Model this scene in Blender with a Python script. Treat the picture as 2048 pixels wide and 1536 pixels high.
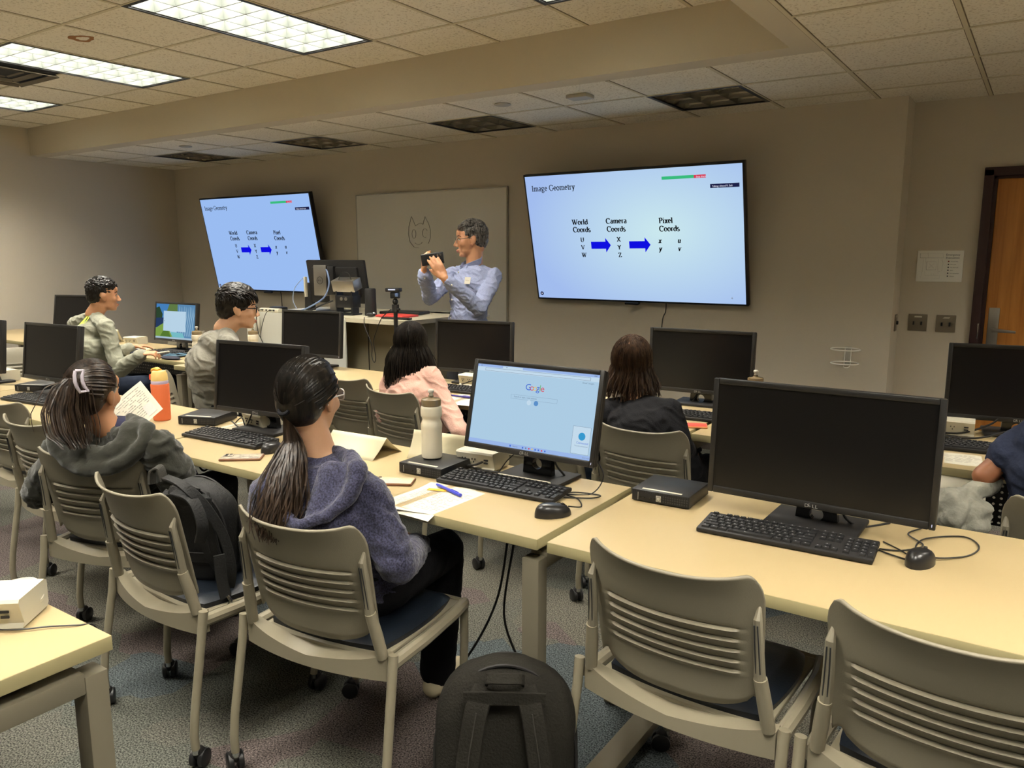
import bpy, bmesh, math, random
from mathutils import Vector, Matrix, noise
V = Vector
PI = math.pi
for o in list(bpy.data.objects):
    bpy.data.objects.remove(o, do_unlink=True)
SC = bpy.context.scene
COL = SC.collection
rnd = random.Random(7)

# ---------------------------------------------------------------- camera, light, exposure
CAMZ = 1.49
PITCH = math.radians(9.4)
YAW = math.radians(34.1)
cd = bpy.data.cameras.new('camera')
cd.sensor_width = 36.0
cd.lens = 1565.0 / 2048.0 * 36.0
cd.clip_start = 0.05
cam = bpy.data.objects.new('camera', cd)
cam.location = (0, 0, CAMZ)
cam.rotation_euler = (PI / 2 - PITCH, 0, YAW)
COL.objects.link(cam)
SC.camera = cam
w = bpy.data.worlds.new('world')
SC.world = w
w.use_nodes = True
w.node_tree.nodes['Background'].inputs[0].default_value = (0.5, 0.45, 0.38, 1)
w.node_tree.nodes['Background'].inputs[1].default_value = 0.0
SC.view_settings.view_transform = 'Standard'
SC.view_settings.look = 'None'
SC.view_settings.exposure = 0.0
SC.view_settings.gamma = 1.0
SC.view_settings.use_curve_mapping = False
LAMP_L = 78.0          # radiance of the ceiling lamps


def at(px, py, d):
    """a place in the room: direction from the photographer and distance along the view"""
    u = (px - 1024) / 1565.0
    v = (py - 768) / 1565.0
    F = math.cos(PITCH) - v * math.sin(PITCH)
    z = -math.sin(PITCH) - v * math.cos(PITCH)
    x = u * math.cos(YAW) - F * math.sin(YAW)
    y = u * math.sin(YAW) + F * math.cos(YAW)
    return V((x * d, y * d, z * d + CAMZ))


# ---------------------------------------------------------------- materials
MATS = {}


def mat(name, col, rough=0.6, metal=0.0, spec=0.5, emit=None, es=1.0, bump=None, vary=None, sheen=0.0, trans=0.0, coat=0.0):
    """bump=(scale,strength,(sx,sy,sz)) ; vary=(scale,amount)"""
    if name in MATS:
        return MATS[name]
    m = bpy.data.materials.new(name)
    m.use_nodes = True
    nt = m.node_tree
    b = nt.nodes['Principled BSDF']
    b.inputs['Base Color'].default_value = (*col, 1)
    b.inputs['Roughness'].default_value = rough
    b.inputs['Metallic'].default_value = metal
    b.inputs['Specular IOR Level'].default_value = spec
    b.inputs['Sheen Weight'].default_value = sheen
    b.inputs['Coat Weight'].default_value = coat
    b.inputs['Transmission Weight'].default_value = trans
    if emit:
        b.inputs['Emission Color'].default_value = (*emit, 1)
        b.inputs['Emission Strength'].default_value = es
    tc = None
    if bump or vary:
        tc = nt.nodes.new('ShaderNodeTexCoord')
    if bump:
        mp = nt.nodes.new('ShaderNodeMapping')
        mp.inputs['Scale'].default_value = bump[2] if len(bump) > 2 else (1, 1, 1)
        nt.links.new(tc.outputs['Object'], mp.inputs[0])
        n = nt.nodes.new('ShaderNodeTexNoise')
        n.inputs['Scale'].default_value = bump[0]
        n.inputs['Detail'].default_value = 4
        nt.links.new(mp.outputs[0], n.inputs['Vector'])
        bp = nt.nodes.new('ShaderNodeBump')
        bp.inputs['Strength'].default_value = bump[1]
        bp.inputs['Distance'].default_value = 0.01
        nt.links.new(n.outputs['Fac'], bp.inputs['Height'])
        nt.links.new(bp.outputs[0], b.inputs['Normal'])
    if vary:
        n2 = nt.nodes.new('ShaderNodeTexNoise')
        n2.inputs['Scale'].default_value = vary[0]
        n2.inputs['Detail'].default_value = 5
        nt.links.new(tc.outputs['Object'], n2.inputs['Vector'])
        rp = nt.nodes.new('ShaderNodeValToRGB')
        a = vary[1]
        rp.color_ramp.elements[0].position = 0.35
        rp.color_ramp.elements[1].position = 0.65
        rp.color_ramp.elements[0].color = (*[c * (1 - a) for c in col], 1)
        rp.color_ramp.elements[1].color = (*[min(1, c * (1 + a)) for c in col], 1)
        nt.links.new(n2.outputs['Fac'], rp.inputs[0])
        nt.links.new(rp.outputs[0], b.inputs['Base Color'])
    MATS[name] = m
    return m


def emis(name, col, s=1.0):
    if name in MATS:
        return MATS[name]
    m = bpy.data.materials.new(name)
    m.use_nodes = True
    nt = m.node_tree
    nt.nodes.clear()
    e = nt.nodes.new('ShaderNodeEmission')
    e.inputs[0].default_value = (*col, 1)
    e.inputs[1].default_value = s
    o = nt.nodes.new('ShaderNodeOutputMaterial')
    nt.links.new(e.outputs[0], o.inputs[0])
    MATS[name] = m
    return m


def srgb(r, g, b):
    f = lambda c: (c / 12.92 if c <= 0.04045 else ((c + 0.055) / 1.055) ** 2.4)
    return (f(r / 255), f(g / 255), f(b / 255))


def carpet_mat():
    m = bpy.data.materials.new('carpet')
    m.use_nodes = True
    nt = m.node_tree
    b = nt.nodes['Principled BSDF']
    b.inputs['Roughness'].default_value = 0.95
    b.inputs['Specular IOR Level'].default_value = 0.1
    L = nt.links.new
    N = nt.nodes.new
    tc = N('ShaderNodeTexCoord')
    # large irregular blocks of colour woven into the carpet
    vo = N('ShaderNodeTexVoronoi'); vo.distance = 'MANHATTAN'; vo.inputs['Scale'].default_value = 2.3
    mp = N('ShaderNodeMapping'); mp.inputs['Rotation'].default_value = (0, 0, 0.6)
    L(tc.outputs['Object'], mp.inputs[0]); L(mp.outputs[0], vo.inputs['Vector'])
    sx = N('ShaderNodeSeparateColor'); L(vo.outputs['Color'], sx.inputs[0])
    rp = N('ShaderNodeValToRGB'); rp.color_ramp.interpolation = 'CONSTANT'
    els = rp.color_ramp.elements
    els[0].position = 0; els[0].color = (0.100, 0.100, 0.088, 1)
    els[1].position = 0.28; els[1].color = (0.074, 0.088, 0.096, 1)
    for p, c in ((0.48, (0.113, 0.109, 0.093, 1)), (0.66, (0.108, 0.090, 0.088, 1)), (0.82, (0.088, 0.092, 0.082, 1))):
        e = els.new(p); e.color = c
    L(sx.outputs[0], rp.inputs[0])
    # loop pile speckle
    n = N('ShaderNodeTexNoise'); n.inputs['Scale'].default_value = 190; n.inputs['Detail'].default_value = 3
    L(tc.outputs['Object'], n.inputs['Vector'])
    r2 = N('ShaderNodeValToRGB')
    r2.color_ramp.elements[0].position = 0.36; r2.color_ramp.elements[0].color = (0.28, 0.28, 0.28, 1)
    r2.color_ramp.elements[1].position = 0.66; r2.color_ramp.elements[1].color = (2.0, 1.96, 1.85, 1)
    L(n.outputs['Fac'], r2.inputs[0])
    mx = N('ShaderNodeMix'); mx.data_type = 'RGBA'; mx.blend_type = 'MULTIPLY'; mx.inputs[0].default_value = 1
    L(rp.outputs[0], mx.inputs[6]); L(r2.outputs[0], mx.inputs[7])
    L(mx.outputs[2], b.inputs['Base Color'])
    bp = N('ShaderNodeBump'); bp.inputs['Strength'].default_value = 0.8; bp.inputs['Distance'].default_value = 0.006
    L(n.outputs['Fac'], bp.inputs['Height']); L(bp.outputs[0], b.inputs['Normal'])
    return m


def tile_mat():
    m = bpy.data.materials.new('ceiling tile')
    m.use_nodes = True
    nt = m.node_tree
    b = nt.nodes['Principled BSDF']
    b.inputs['Roughness'].default_value = 0.95
    b.inputs['Specular IOR Level'].default_value = 0.1
    L = nt.links.new
    N = nt.nodes.new
    tc = N('ShaderNodeTexCoord')
    n = N('ShaderNodeTexNoise'); n.inputs['Scale'].default_value = 75; n.inputs['Detail'].default_value = 4
    L(tc.outputs['Object'], n.inputs['Vector'])
    r = N('ShaderNodeValToRGB')
    r.color_ramp.elements[0].position = 0.36; r.color_ramp.elements[0].color = (0.66, 0.59, 0.47, 1)
    r.color_ramp.elements[1].position = 0.44; r.color_ramp.elements[1].color = (0.90, 0.84, 0.72, 1)
    L(n.outputs['Fac'], r.inputs[0]); L(r.outputs[0], b.inputs['Base Color'])
    bp = N('ShaderNodeBump'); bp.inputs['Strength'].default_value = 0.5; bp.inputs['Distance'].default_value = 0.004
    L(n.outputs['Fac'], bp.inputs['Height']); L(bp.outputs[0], b.inputs['Normal'])
    return m


def wood_mat():
    m = bpy.data.materials.new('door veneer')
    m.use_nodes = True
    nt = m.node_tree
    b = nt.nodes['Principled BSDF']
    b.inputs['Roughness'].default_value = 0.4
    L = nt.links.new
    N = nt.nodes.new
    tc = N('ShaderNodeTexCoord')
    mp = N('ShaderNodeMapping'); mp.inputs['Scale'].default_value = (14, 14, 0.9)
    L(tc.outputs['Object'], mp.inputs[0])
    n = N('ShaderNodeTexNoise'); n.inputs['Scale'].default_value = 1.6; n.inputs['Detail'].default_value = 8
    n.inputs['Distortion'].default_value = 0.6
    L(mp.outputs[0], n.inputs['Vector'])
    r = N('ShaderNodeValToRGB')
    r.color_ramp.elements[0].position = 0.3; r.color_ramp.elements[0].color = (*srgb(176, 108, 44), 1)
    r.color_ramp.elements[1].position = 0.7; r.color_ramp.elements[1].color = (*srgb(216, 148, 72), 1)
    L(n.outputs['Fac'], r.inputs[0]); L(r.outputs[0], b.inputs['Base Color'])
    return m


def perf_mat():
    """black sheet steel with a grid of punched holes"""
    m = bpy.data.materials.new('perforated steel')
    m.use_nodes = True
    nt = m.node_tree
    b = nt.nodes['Principled BSDF']
    b.inputs['Base Color'].default_value = (0.012, 0.012, 0.013, 1)
    b.inputs['Roughness'].default_value = 0.5
    L = nt.links.new
    N = nt.nodes.new
    tc = N('ShaderNodeTexCoord')
    sp = N('ShaderNodeSeparateXYZ'); L(tc.outputs['Object'], sp.inputs[0])
    d = []
    for k in (0, 2):
        a = N('ShaderNodeMath'); a.operation = 'MULTIPLY'; a.inputs[1].default_value = 1 / 0.026; L(sp.outputs[k], a.inputs[0])
        f = N('ShaderNodeMath'); f.operation = 'FRACT'; L(a.outputs[0], f.inputs[0])
        s = N('ShaderNodeMath'); s.operation = 'SUBTRACT'; s.inputs[1].default_value = 0.5; L(f.outputs[0], s.inputs[0])
        q = N('ShaderNodeMath'); q.operation = 'POWER'; q.inputs[1].default_value = 2; L(s.outputs[0], q.inputs[0])
        d.append(q)
    ad = N('ShaderNodeMath'); ad.operation = 'ADD'; L(d[0].outputs[0], ad.inputs[0]); L(d[1].outputs[0], ad.inputs[1])
    lt = N('ShaderNodeMath'); lt.operation = 'LESS_THAN'; lt.inputs[1].default_value = 0.045; L(ad.outputs[0], lt.inputs[0])
    tr = N('ShaderNodeBsdfTransparent')
    mx = N('ShaderNodeMixShader'); L(lt.outputs[0], mx.inputs[0]); L(b.outputs[0], mx.inputs[1]); L(tr.outputs[0], mx.inputs[2])
    L(mx.outputs[0], nt.nodes['Material Output'].inputs[0])
    return m


def hair_mat(name, c0, c1, rough=0.38, scale=90):
    m = bpy.data.materials.new(name)
    m.use_nodes = True
    nt = m.node_tree
    b = nt.nodes['Principled BSDF']
    b.inputs['Roughness'].default_value = rough
    b.inputs['Specular IOR Level'].default_value = 0.3
    L = nt.links.new
    N = nt.nodes.new
    tc = N('ShaderNodeTexCoord')
    mp = N('ShaderNodeMapping'); mp.inputs['Scale'].default_value = (1, 1, 0.12)
    L(tc.outputs['Object'], mp.inputs[0])
    n = N('ShaderNodeTexNoise'); n.inputs['Scale'].default_value = scale; n.inputs['Detail'].default_value = 3
    L(mp.outputs[0], n.inputs['Vector'])
    r = N('ShaderNodeValToRGB')
    r.color_ramp.elements[0].position = 0.35; r.color_ramp.elements[0].color = (*c0, 1)
    r.color_ramp.elements[1].position = 0.7; r.color_ramp.elements[1].color = (*c1, 1)
    L(n.outputs['Fac'], r.inputs[0]); L(r.outputs[0], b.inputs['Base Color'])
    bp = N('ShaderNodeBump'); bp.inputs['Strength'].default_value = 0.5; bp.inputs['Distance'].default_value = 0.003
    L(n.outputs['Fac'], bp.inputs['Height']); L(bp.outputs[0], b.inputs['Normal'])
    return m


WALL = mat('wall paint', srgb(208, 198, 180), 0.85, spec=0.2, bump=(60, 0.05))
WALLB = mat('soffit paint', srgb(208, 198, 178), 0.85, spec=0.2)
TILE = tile_mat()
GRID = mat('ceiling grid bars', srgb(214, 203, 176), 0.7)
CARPET = carpet_mat()
WOOD = wood_mat()
PERF = perf_mat()
LAM = mat('table laminate', srgb(174, 155, 116), 0.34, spec=0.45)
EDGE = mat('table edge band', srgb(162, 152, 112), 0.5)
FRAME = mat('table frame paint', srgb(132, 125, 107), 0.42, metal=0.35)
CHAIR = mat('chair shell plastic', srgb(128, 121, 103), 0.5, bump=(300, 0.06))
CHAIRM = mat('chair frame paint', srgb(140, 132, 112), 0.4, spec=0.5)
VINYL = mat('blue black seat vinyl', (0.009, 0.013, 0.020), 0.36, spec=0.5, bump=(220, 0.08))
BLK = mat('black plastic', (0.010, 0.010, 0.011), 0.42, spec=0.5)
BLKR = mat('black rough plastic', (0.014, 0.013, 0.013), 0.6, spec=0.4)
KEYM = mat('keycap black', (0.012, 0.012, 0.013), 0.5)
GLOSS = mat('glossy black', (0.006, 0.006, 0.007), 0.15, spec=0.6)
OFFS = mat('dark monitor panel', (0.006, 0.0055, 0.006), 0.28, spec=0.5)
BEZ = mat('monitor bezel', (0.018, 0.017, 0.016), 0.4, spec=0.5)
WHT = mat('white plastic', srgb(202, 197, 177), 0.45)
WHTG = mat('grey white plastic', srgb(184, 180, 168), 0.5)
PAPER = mat('white paper', srgb(209, 204, 187), 0.8, spec=0.1)
CARD = mat('cream card', srgb(209, 201, 171), 0.8, spec=0.1)
INK = mat('printed ink', srgb(70, 70, 80), 0.8)
INKL = mat('pale printed ink', srgb(176, 172, 162), 0.8)
LOGO = mat('silver lettering', srgb(185, 185, 181), 0.3, metal=0.3)
CHROME = mat('polished steel', (0.6, 0.6, 0.6), 0.2, metal=1.0)
STEEL = mat('brushed steel', (0.42, 0.40, 0.37), 0.38, metal=1.0)
LOUV = mat('louver blade grey', srgb(84, 88, 84), 0.45, spec=0.5)
LRIM = mat('louver rim', srgb(110, 108, 96), 0.5)
LOUVD = mat('louver blade aluminium', (0.34, 0.32, 0.27), 0.22, metal=0.9)
BLKFR = mat('black lamp frame', (0.01, 0.01, 0.01), 0.5)
CABLE = mat('black cable', (0.008, 0.008, 0.008), 0.5)
SHADOWB = mat('dark cavity', (0.02, 0.02, 0.02), 0.9)


# ---------------------------------------------------------------- mesh builder
def rotz(a):
    return Matrix.Rotation(a, 4, 'Z')


class G:
    def __init__(s):
        s.v = []; s.f = []; s.mi = []; s.mats = []; s.M = Matrix.Identity(4)

    def slot(s, m):
        if m not in s.mats:
            s.mats.append(m)
        return s.mats.index(m)

    def add(s, verts, faces, m):
        o = len(s.v)
        k = s.slot(m)
        for p in verts:
            s.v.append(tuple(s.M @ V(p)))
        for f in faces:
            s.f.append(tuple(i + o for i in f)); s.mi.append(k)
        return s

    def box(s, c, d, m, bev=0.0, rot=None, seg=2):
        bm = bmesh.new()
        bmesh.ops.create_cube(bm, size=1.0)
        for v in bm.verts:
            v.co = V((v.co.x * d[0], v.co.y * d[1], v.co.z * d[2]))
        if bev > 0:
            bmesh.ops.bevel(bm, geom=bm.edges[:], offset=min(bev, min(d) * 0.49), segments=seg, affect='EDGES', profile=0.5)
        R = rot if rot is not None else Matrix.Identity(4)
        T = Matrix.Translation(c) @ R
        bm.verts.ensure_lookup_table()
        vs = [T @ v.co for v in bm.verts]
        fs = [[v.index for v in f.verts] for f in bm.faces]
        bm.free()
        return s.add(vs, fs, m)

    def tube(s, pts, r, m, n=8, flat=1.0, caps=True, up=None):
        pts = [V(p) for p in pts]
        rs = r if isinstance(r, (list, tuple)) else [r] * len(pts)
        vs = []; fs = []
        t0 = (pts[1] - pts[0]).normalized()
        ref = V(up) if up is not None else (V((0, 0, 1)) if abs(t0.z) < 0.9 else V((1, 0, 0)))
        nrm = (ref - t0 * ref.dot(t0)).normalized()
        for i, p in enumerate(pts):
            if i == 0:
                t = t0
            elif i == len(pts) - 1:
                t = (pts[i] - pts[i - 1]).normalized()
            else:
                t = ((pts[i + 1] - p).normalized() + (p - pts[i - 1]).normalized())
                t = t.normalized() if t.length > 1e-6 else (p - pts[i - 1]).normalized()
            nrm = (nrm - t * nrm.dot(t))
            nrm = nrm.normalized() if nrm.length > 1e-6 else t.orthogonal().normalized()
            b = t.cross(nrm)
            for k in range(n):
                a = 2 * PI * k / n
                vs.append(p + (nrm * math.cos(a) * flat + b * math.sin(a)) * rs[i])
        for i in range(len(pts) - 1):
            for k in range(n):
                a = i * n + k; b2 = i * n + (k + 1) % n
                fs.append((a, b2, b2 + n, a + n))
        if caps:
            fs.append(tuple(range(n - 1, -1, -1)))
            fs.append(tuple((len(pts) - 1) * n + k for k in range(n)))
        return s.add(vs, fs, m)

    def cyl(s, a, b, r, m, n=20, r2=None):
        return s.tube([a, b], [r, r if r2 is None else r2], m, n)

    def lathe(s, prof, c, m, n=28, rot=None):
        vs = []; fs = []
        R = rot if rot is not None else Matrix.Identity(4)
        for (r, z) in prof:
            for k in range(n):
                a = 2 * PI * k / n
                vs.append(V(c) + (R @ V((r * math.cos(a), r * math.sin(a), z))))
        for i in range(len(prof) - 1):
            for k in range(n):
                a = i * n + k; b = i * n + (k + 1) % n
                fs.append((a, b, b + n, a + n))
        fs.append(tuple(range(n - 1, -1, -1)))
        fs.append(tuple((len(prof) - 1) * n + k for k in range(n)))
        return s.add(vs, fs, m)

    def poly(s, pts, m):
        return s.add(pts, [tuple(range(len(pts)))], m)

    def prism(s, pts, ext, m):
        """pts: closed outline, ext: extrusion vector"""
        n = len(pts)
        e = V(ext)
        vs = [V(p) for p in pts] + [V(p) + e for p in pts]
        fs = [tuple(range(n - 1, -1, -1)), tuple(range(n, 2 * n))]
        for i in range(n):
            j = (i + 1) % n
            fs.append((i, j, j + n, i + n))
        return s.add(vs, fs, m)

    def ell(s, c, r, m, n=16, rot=None):
        vs = []; fs = []
        R = rot if rot is not None else Matrix.Identity(4)
        h = n // 2
        for i in range(1, h):
            t = PI * i / h
            for k in range(n):
                a = 2 * PI * k / n
                vs.append(V(c) + (R @ V((r[0] * math.sin(t) * math.cos(a), r[1] * math.sin(t) * math.sin(a), r[2] * math.cos(t)))))
        top = len(vs); vs.append(V(c) + (R @ V((0, 0, r[2]))))
        bot = len(vs); vs.append(V(c) + (R @ V((0, 0, -r[2]))))
        for i in range(h - 2):
            for k in range(n):
                a = i * n + k; b = i * n + (k + 1) % n
                fs.append((a, a + n, b + n, b))
        for k in range(n):
            fs.append((top, k, (k + 1) % n))
            fs.append((bot, (h - 2) * n + (k + 1) % n, (h - 2) * n + k))
        return s.add(vs, fs, m)

    def text(s, body, M, size, m, sx=1.0, align='LEFT', ext=0.0, shear=0.0):
        cu = bpy.data.curves.new('t', 'FONT')
        cu.body = body; cu.size = size; cu.align_x = align; cu.extrude = ext; cu.shear = shear
        cu.resolution_u = 3
        o = bpy.data.objects.new('t', cu)
        COL.objects.link(o)
        dg = bpy.context.evaluated_depsgraph_get()
        me = bpy.data.meshes.new_from_object(o.evaluated_get(dg))
        vs = [M @ V((v.co.x * sx, v.co.y, v.co.z)) for v in me.vertices]
        fs = [tuple(p.vertices) for p in me.polygons]
        bpy.data.objects.remove(o, do_unlink=True)
        bpy.data.curves.remove(cu); bpy.data.meshes.remove(me)
        if fs:
            s.add(vs, fs, m)
        return s

    def build(s, name, parent=None, loc=None, rz=0.0, smooth=35):
        me = bpy.data.meshes.new(name)
        me.from_pydata(s.v, [], s.f)
        for m in s.mats:
            me.materials.append(m)
        me.polygons.foreach_set('material_index', s.mi)
        me.polygons.foreach_set('use_smooth', [smooth > 0] * len(s.f))
        me.update()
        if smooth > 0:
            me.set_sharp_from_angle(angle=math.radians(smooth))
        o = bpy.data.objects.new(name, me)
        COL.objects.link(o)
        if parent is not None:
            o.parent = parent
        if loc is not None:
            o.location = loc
        o.rotation_euler = (0, 0, rz)
        return o


def thing(name, label, cat, loc=(0, 0, 0), rz=0.0, group=None):
    o = bpy.data.objects.new(name, None)
    o.empty_display_size = 0.05
    COL.objects.link(o)
    o.location = loc; o.rotation_euler = (0, 0, rz)
    return tag(o, label, cat, group)


def tag(o, label, cat, group=None):
    o['label'] = label; o['category'] = cat
    if group:
        o['group'] = group
    return o


def struct(o):
    o['kind'] = 'structure'
    return o


def dup(root, loc, rz, label, group=None):
    def cp(o, par):
        c = o.copy(); COL.objects.link(c)
        if par is not None:
            c.parent = par
        for ch in list(o.children):
            cp(ch, c)
        return c
    r = cp(root, None)
    r.location = loc; r.rotation_euler = (0, 0, rz); r['label'] = label
    if group:
        r['group'] = group
    return r


def cable(name, pts, r, label, parent=None, m=None, group=None):
    """smooth cable through points"""
    pts = [V(p) for p in pts]
    out = []
    for i in range(len(pts) - 1):
        p0 = pts[max(i - 1, 0)]; p1 = pts[i]; p2 = pts[i + 1]; p3 = pts[min(i + 2, len(pts) - 1)]
        for k in range(6):
            t = k / 6
            out.append(0.5 * ((2 * p1) + (-p0 + p2) * t + (2 * p0 - 5 * p1 + 4 * p2 - p3) * t * t + (-p0 + 3 * p1 - 3 * p2 + p3) * t ** 3))
    out.append(pts[-1])
    g = G(); g.tube(out, r, m or CABLE, 6)
    o = g.build(name, parent)
    if parent is None:
        tag(o, label, 'cable', group)
    return o


# ---------------------------------------------------------------- room shell
ZL, ZU = 2.49, 2.765            # lower and upper ceiling
XL, XR, YB, YF, YR = -8.78, 2.6, -4.2, 5.74, 6.03
XJ = -0.83                       # where the front wall steps back
SX, SY = -1.145, 4.12            # edges of the raised ceiling
GX0 = -4.106                     # upper grid origin
GX1 = -1.007                     # lower grid origin


def quadbox(name, x0, x1, y0, y1, z0, z1, m):
    g = G(); g.box(((x0 + x1) / 2, (y0 + y1) / 2, (z0 + z1) / 2), (x1 - x0, y1 - y0, z1 - z0), m)
    return struct(g.build(name, smooth=0))


quadbox('floor', XL - .1, XR + .1, YB - .1, YR + .1, -0.1, 0, CARPET)
quadbox('wall_left', XL - .1, XL, YB - .1, YR + .1, 0, 2.9, WALL)
quadbox('wall_right', XR, XR + .1, YB - .1, YR + .1, 0, 2.9, WALL)
quadbox('wall_back', XL, XR, YB - .1, YB, 0, 2.9, WALL)
quadbox('wall_front', XL, XJ, YF, YR + .1, 0, 2.9, WALL)
DX0, DX1, DZ = -0.345, 0.60, 1.99   # door opening
g = G()
g.box(((XJ + DX0) / 2, YR + .05, 1.45), (DX0 - XJ, .1, 2.9), WALL)
g.box(((DX1 + XR) / 2, YR + .05, 1.45), (XR - DX1, .1, 2.9), WALL)
g.box(((DX0 + DX1) / 2, YR + .05, (DZ + 2.9) / 2), (DX1 - DX0, .1, 2.9 - DZ), WALL)
struct(g.build('wall_recess', smooth=0))

# lamps: cells taken out of the ceilings
upper_lamps = []
for ix in range(0, 5):
    for yy in (2.446, 0.006, -2.434):
        upper_lamps.append((GX0 - 3.66 + ix * 1.83 - (0 if ix < 4 else 0), yy))
upper_lamps = [(x, y) for (x, y) in upper_lamps if x < -1.4]
upper_lamps = [(-4.106, y) for y in (2.446, 0.006)] + [(-5.936, y) for y in (2.446, 0.006)] + \
              [(-7.766, y) for y in (2.446, 0.006)] + [(-2.276, y) for y in (2.446, 0.006)]
right_fill_lamps = [(0.823, 3.60), (0.823, 1.16), (-0.397, -0.07)]  # out-of-view lamps added to brighten the right table and door wall
low_lamps = [(-2.227, 4.82), (-4.057, 4.82), (-5.887, 4.82), (-7.717, 4.82)]


def ceiling_slab(g, x0, x1, y0, y1, z, holes, m):
    """flat slab with rectangular openings"""
    xs = sorted(set([x0, x1] + [h[0] for h in holes] + [h[1] for h in holes]))
    ys = sorted(set([y0, y1] + [h[2] for h in holes] + [h[3] for h in holes]))
    for i in range(len(xs) - 1):
        for j in range(len(ys) - 1):
            cx = (xs[i] + xs[i + 1]) / 2; cy = (ys[j] + ys[j + 1]) / 2
            if any(h[0] < cx < h[1] and h[2] < cy < h[3] for h in holes):
                continue
            g.poly([(xs[i], ys[j], z), (xs[i], ys[j + 1], z), (xs[i + 1], ys[j + 1], z), (xs[i + 1], ys[j], z)], m)


C = 0.61
uh = [(x, x + C, y, y + 2 * C) for x, y in upper_lamps]
lh = [(x, x + C, y, y + C) for x, y in low_lamps] + [(x, x + C, y, y + 2 * C) for x, y in right_fill_lamps]


def clip(hs, y0, y1):
    return [(h[0], h[1], max(h[2], y0), min(h[3], y1)) for h in hs if min(h[3], y1) > max(h[2], y0)]


g = G(); ceiling_slab(g, XL, SX, YB, SY, ZU, uh, TILE)
# shading stain rings on one tile
struct(g.build('ceiling', smooth=0))
g = G()
ceiling_slab(g, XL, XR, SY + .16, YR, ZL, clip(lh, SY + .16, YR), TILE)
ceiling_slab(g, SX + .138, XR, YB, SY + .16, ZL, clip(lh, YB, SY + .16), TILE)
struct(g.build('ceiling', smooth=0))
# painted soffit round the raised ceiling
g = G()
g.box(((XL + SX) / 2, SY + .08, (ZL + ZU) / 2 + .003), (SX - XL + .0, .16, ZU - ZL + .006), WALLB)
g.box((SX + .069, (YB + SY + .16) / 2, (ZL + ZU) / 2 + .003), (.138, SY + .16 - YB, ZU - ZL + .006), WALLB)
struct(g.build('trim_1', smooth=0))


def grid_bars(g, x0, x1, y0, y1, z, gx, gy, step, holes, w=.020, t=.004):
    k = math.ceil((x0 - gx) / step)
    while gx + k * step < x1:
        x = gx + k * step
        segs = [(y0, y1)]
        for h in holes:
            if h[0] + .05 < x < h[1] - .05:
                segs = [q for s_ in segs for q in ((s_[0], min(s_[1], h[2])), (max(s_[0], h[3]), s_[1])) if q[1] > q[0] + .01]
        for a, b in segs:
            g.box((x, (a + b) / 2, z - t / 2), (w, b - a, t), GRID)
            for e in (-1, 1):
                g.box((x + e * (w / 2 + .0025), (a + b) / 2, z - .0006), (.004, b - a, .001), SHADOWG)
        k += 1
    k = math.ceil((y0 - gy) / step)
    while gy + k * step < y1:
        y = gy + k * step
        segs = [(x0, x1)]
        for h in holes:
            if h[2] + .05 < y < h[3] - .05:
                segs = [q for s_ in segs for q in ((s_[0], min(s_[1], h[0])), (max(s_[0], h[1]), s_[1])) if q[1] > q[0] + .01]
        for a, b in segs:
            g.box(((a + b) / 2, y, z - t / 2 - .0002), (b - a, w, t), GRID)
        k += 1


SHADOWG = mat('grid shadow line', srgb(120, 108, 84), 0.9)  # shadow lines along the grid bars, put into the colour
g = G(); grid_bars(g, XL, SX, YB, SY, ZU, GX0, 2.446, C, uh)
struct(g.build('trim_2', smooth=0))
g = G()
grid_bars(g, XL, XR, SY + .16, YR, ZL, GX1, 4.82, C, clip(lh, SY + .16, YR))
grid_bars(g, SX + .138, XR, YB, SY + .16, ZL, GX1, 4.82, C, clip(lh, YB, SY + .16))
struct(g.build('trim_3', smooth=0))
# baseboards
BASE = mat('vinyl baseboard', srgb(60, 52, 46), 0.6)
quadbox('baseboard_front', XL + .01, XJ, YF - .008, YF, 0, .1, BASE)
quadbox('baseboard_left', XL, XL + .008, YB, YF - .01, 0, .1, BASE)
quadbox('baseboard_recess', XJ, -.41, YR - .008, YR, 0, .1, BASE)
# water stain on a tile
g = G()
n = 28
ring = []
for k in range(n):
    a = 2 * PI * k / n
    rr = 1 + .12 * math.sin(3 * a + 1) + .06 * math.sin(7 * a)
    ring.append((rr * math.cos(a), rr * math.sin(a)))
STAIN = mat('rust brown stain', srgb(150, 104, 60), 0.95)
vs = [(-4.91 + .085 * x, 2.66 + .065 * y, ZU - .0008) for x, y in ring] + [(-4.905 + .048 * x, 2.665 + .032 * y, ZU - .0008) for x, y in ring]
g.add(vs, [(k, n + k, n + (k + 1) % n, (k + 1) % n) for k in range(n)], STAIN)
tag(g.build('water_stain', smooth=0), 'brown ring-shaped water stain on a ceiling tile', 'stain')

# door
FRM = mat('dark maroon door frame', srgb(58, 34, 34), 0.45)
g = G()
fw = .055
g.box((DX0 + .0 - fw / 2 + .01, YR - .01, DZ / 2 + .02), (fw, .05, DZ + .04), FRM, .004)
g.box((DX1 + fw / 2 - .01, YR - .01, DZ / 2 + .02), (fw, .05, DZ + .04), FRM, .004)
g.box(((DX0 + DX1) / 2, YR - .01, DZ + fw / 2 - .004), (DX1 - DX0 + .09, .05, fw), FRM, .004)
g.box((DX0 + .015, YR + .04, DZ / 2), (.03, .08, DZ), FRM)
g.box((DX1 - .015, YR + .04, DZ / 2), (.03, .08, DZ), FRM)
g.box(((DX0 + DX1) / 2, YR + .04, DZ - .01), (DX1 - DX0, .08, .02), FRM)
struct(g.build('trim_4'))
door = struct(thing('door_1', 'oak veneer door with a steel lever in the far right recess', 'door', (0, 0, 0)))
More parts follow.
